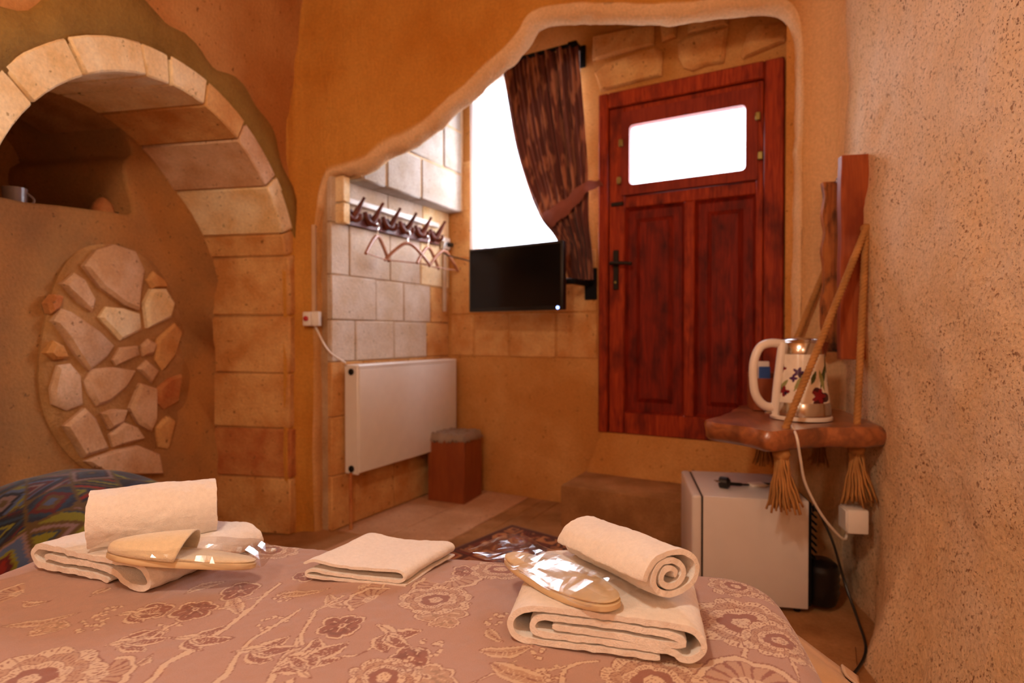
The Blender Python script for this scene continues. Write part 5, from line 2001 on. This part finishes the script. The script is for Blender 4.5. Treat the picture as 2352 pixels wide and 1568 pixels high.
def slipper(name, label, loc, yaw, pitch, roll_=0.0, vamp=True, bag=None):
    t = thing(name, label, 'slippers', loc, yaw, 'bagged slippers on the bed')
    Mx = Matrix.Rotation(pitch, 4, 'Y') @ Matrix.Rotation(roll_, 4, 'X')
    out = sole_out()
    n = len(out)
    def layer(z0, z1, k=1.0, dome=0.0):
        V = []
        for ins, z in ((0.97, z0), (1.0, z0 + 0.002), (1.0, z1 - 0.002), (0.96, z1)):
            V += [(x * ins * k, y * ins * k, z) for x, y in out]
        V.append((0, 0, z1 + dome))
        Fc = [(r * n + i, r * n + (i + 1) % n, (r + 1) * n + (i + 1) % n, (r + 1) * n + i) for r in range(3) for i in range(n)]
        Fc += [(3 * n + i, 3 * n + (i + 1) % n, 4 * n) for i in range(n)]
        Fc.append(tuple(range(n - 1, -1, -1)))
        return V, Fc
    part('sole', xf(layer(0.0, 0.011), Mx), 'sole', t, ang=50)
    part('footbed', xf(layer(0.0112, 0.016, 0.985), Mx), 'slipper' if vamp else 'sole', t, ang=50)
    if vamp:
        nu, nv = 26, 18
        V = []
        for i in range(nu):
            s = i / (nu - 1)
            x = 0.122 - s * 0.125
            wd = 0.046 * math.sqrt(max(0, 1 - (max(0, x - 0.0) / 0.125) ** 2)) * 1.02 + 0.001
            for k in range(nv):
                a = PI * k / (nv - 1)
                V.append((x - 0.012 * math.sin(a) * (s - 0.2), wd * math.cos(a), 0.012 + (0.010 + 0.036 * s ** 0.6) * math.sin(a)))
        vp = part('vamp', xf((V, gridf(nu, nv)), Mx), 'slipper', t, ang=180)
        vp.modifiers.new('thickness', 'SOLIDIFY').thickness = 0.003
    if bag:
        L0, L1, W0, H, sd = bag
        nu, nv = 34, 18
        V = []
        for i in range(nu):
            s = i / (nu - 1)
            x = L0 + (L1 - L0) * s
            e = min(s, 1 - s)
            op = min(1, e / 0.12) ** 0.6
            for k in range(nv):
                a = 2 * PI * k / nv
                y = W0 * math.cos(a) * (0.96 + 0.10 * math.sin(s * 7 + sd))
                z = 0.017 + (H * (0.55 + 0.45 * math.sin(s * 4 + sd)) * max(math.sin(a), -0.34) * op) + 0.002
                V.append((x, y, z))
        A = np.array(V)
        st = np.array([5.0, 22.0, 22.0])
        w = np.stack([0.002 * fbm(A * 30 + 7, 2), 0.003 * fbm(A * 26 + 3, 2), 0.006 * np.abs(fbm(A * st * 1.1 + sd, 2)) + 0.0012 * fbm(A * 60 + sd, 1)], 1)
        A = A + w
        A[:, 2] = np.maximum(A[:, 2], 0.0005)
        Fc = [(i * nv + k, i * nv + (k + 1) % nv, (i + 1) * nv + (k + 1) % nv, (i + 1) * nv + k) for i in range(nu - 1) for k in range(nv)]
        part('plastic_bag', xf((A.tolist(), Fc), Mx), 'bag', t, smooth=False, label='clear shiny plastic bag')
    return t


s_toe, s_heel = Vector((-0.700, 1.015)), Vector((-0.470, 1.040))
dd = s_toe - s_heel
slipper('slipper_pack', 'beige slippers in a clear bag leaning on the left folded towel', ((s_toe.x + s_heel.x) / 2, (s_toe.y + s_heel.y) / 2 - 0.012, BZ + 0.046), math.atan2(dd.y, dd.x), -0.13, 0.12, True, (-0.150, 0.135, 0.060, 0.028, 1.0))
n_, f_ = Vector((0.138, 0.805)), Vector((0.000, 0.985))
dd = n_ - f_
slipper('slipper_pack', 'beige slipper sole in a crinkled clear bag on the right folded towel', ((n_.x + f_.x) / 2, (n_.y + f_.y) / 2, BZ + 0.061), math.atan2(dd.y, dd.x), -0.03, 0.0, False, (-0.165, 0.128, 0.056, 0.030, 2.4))
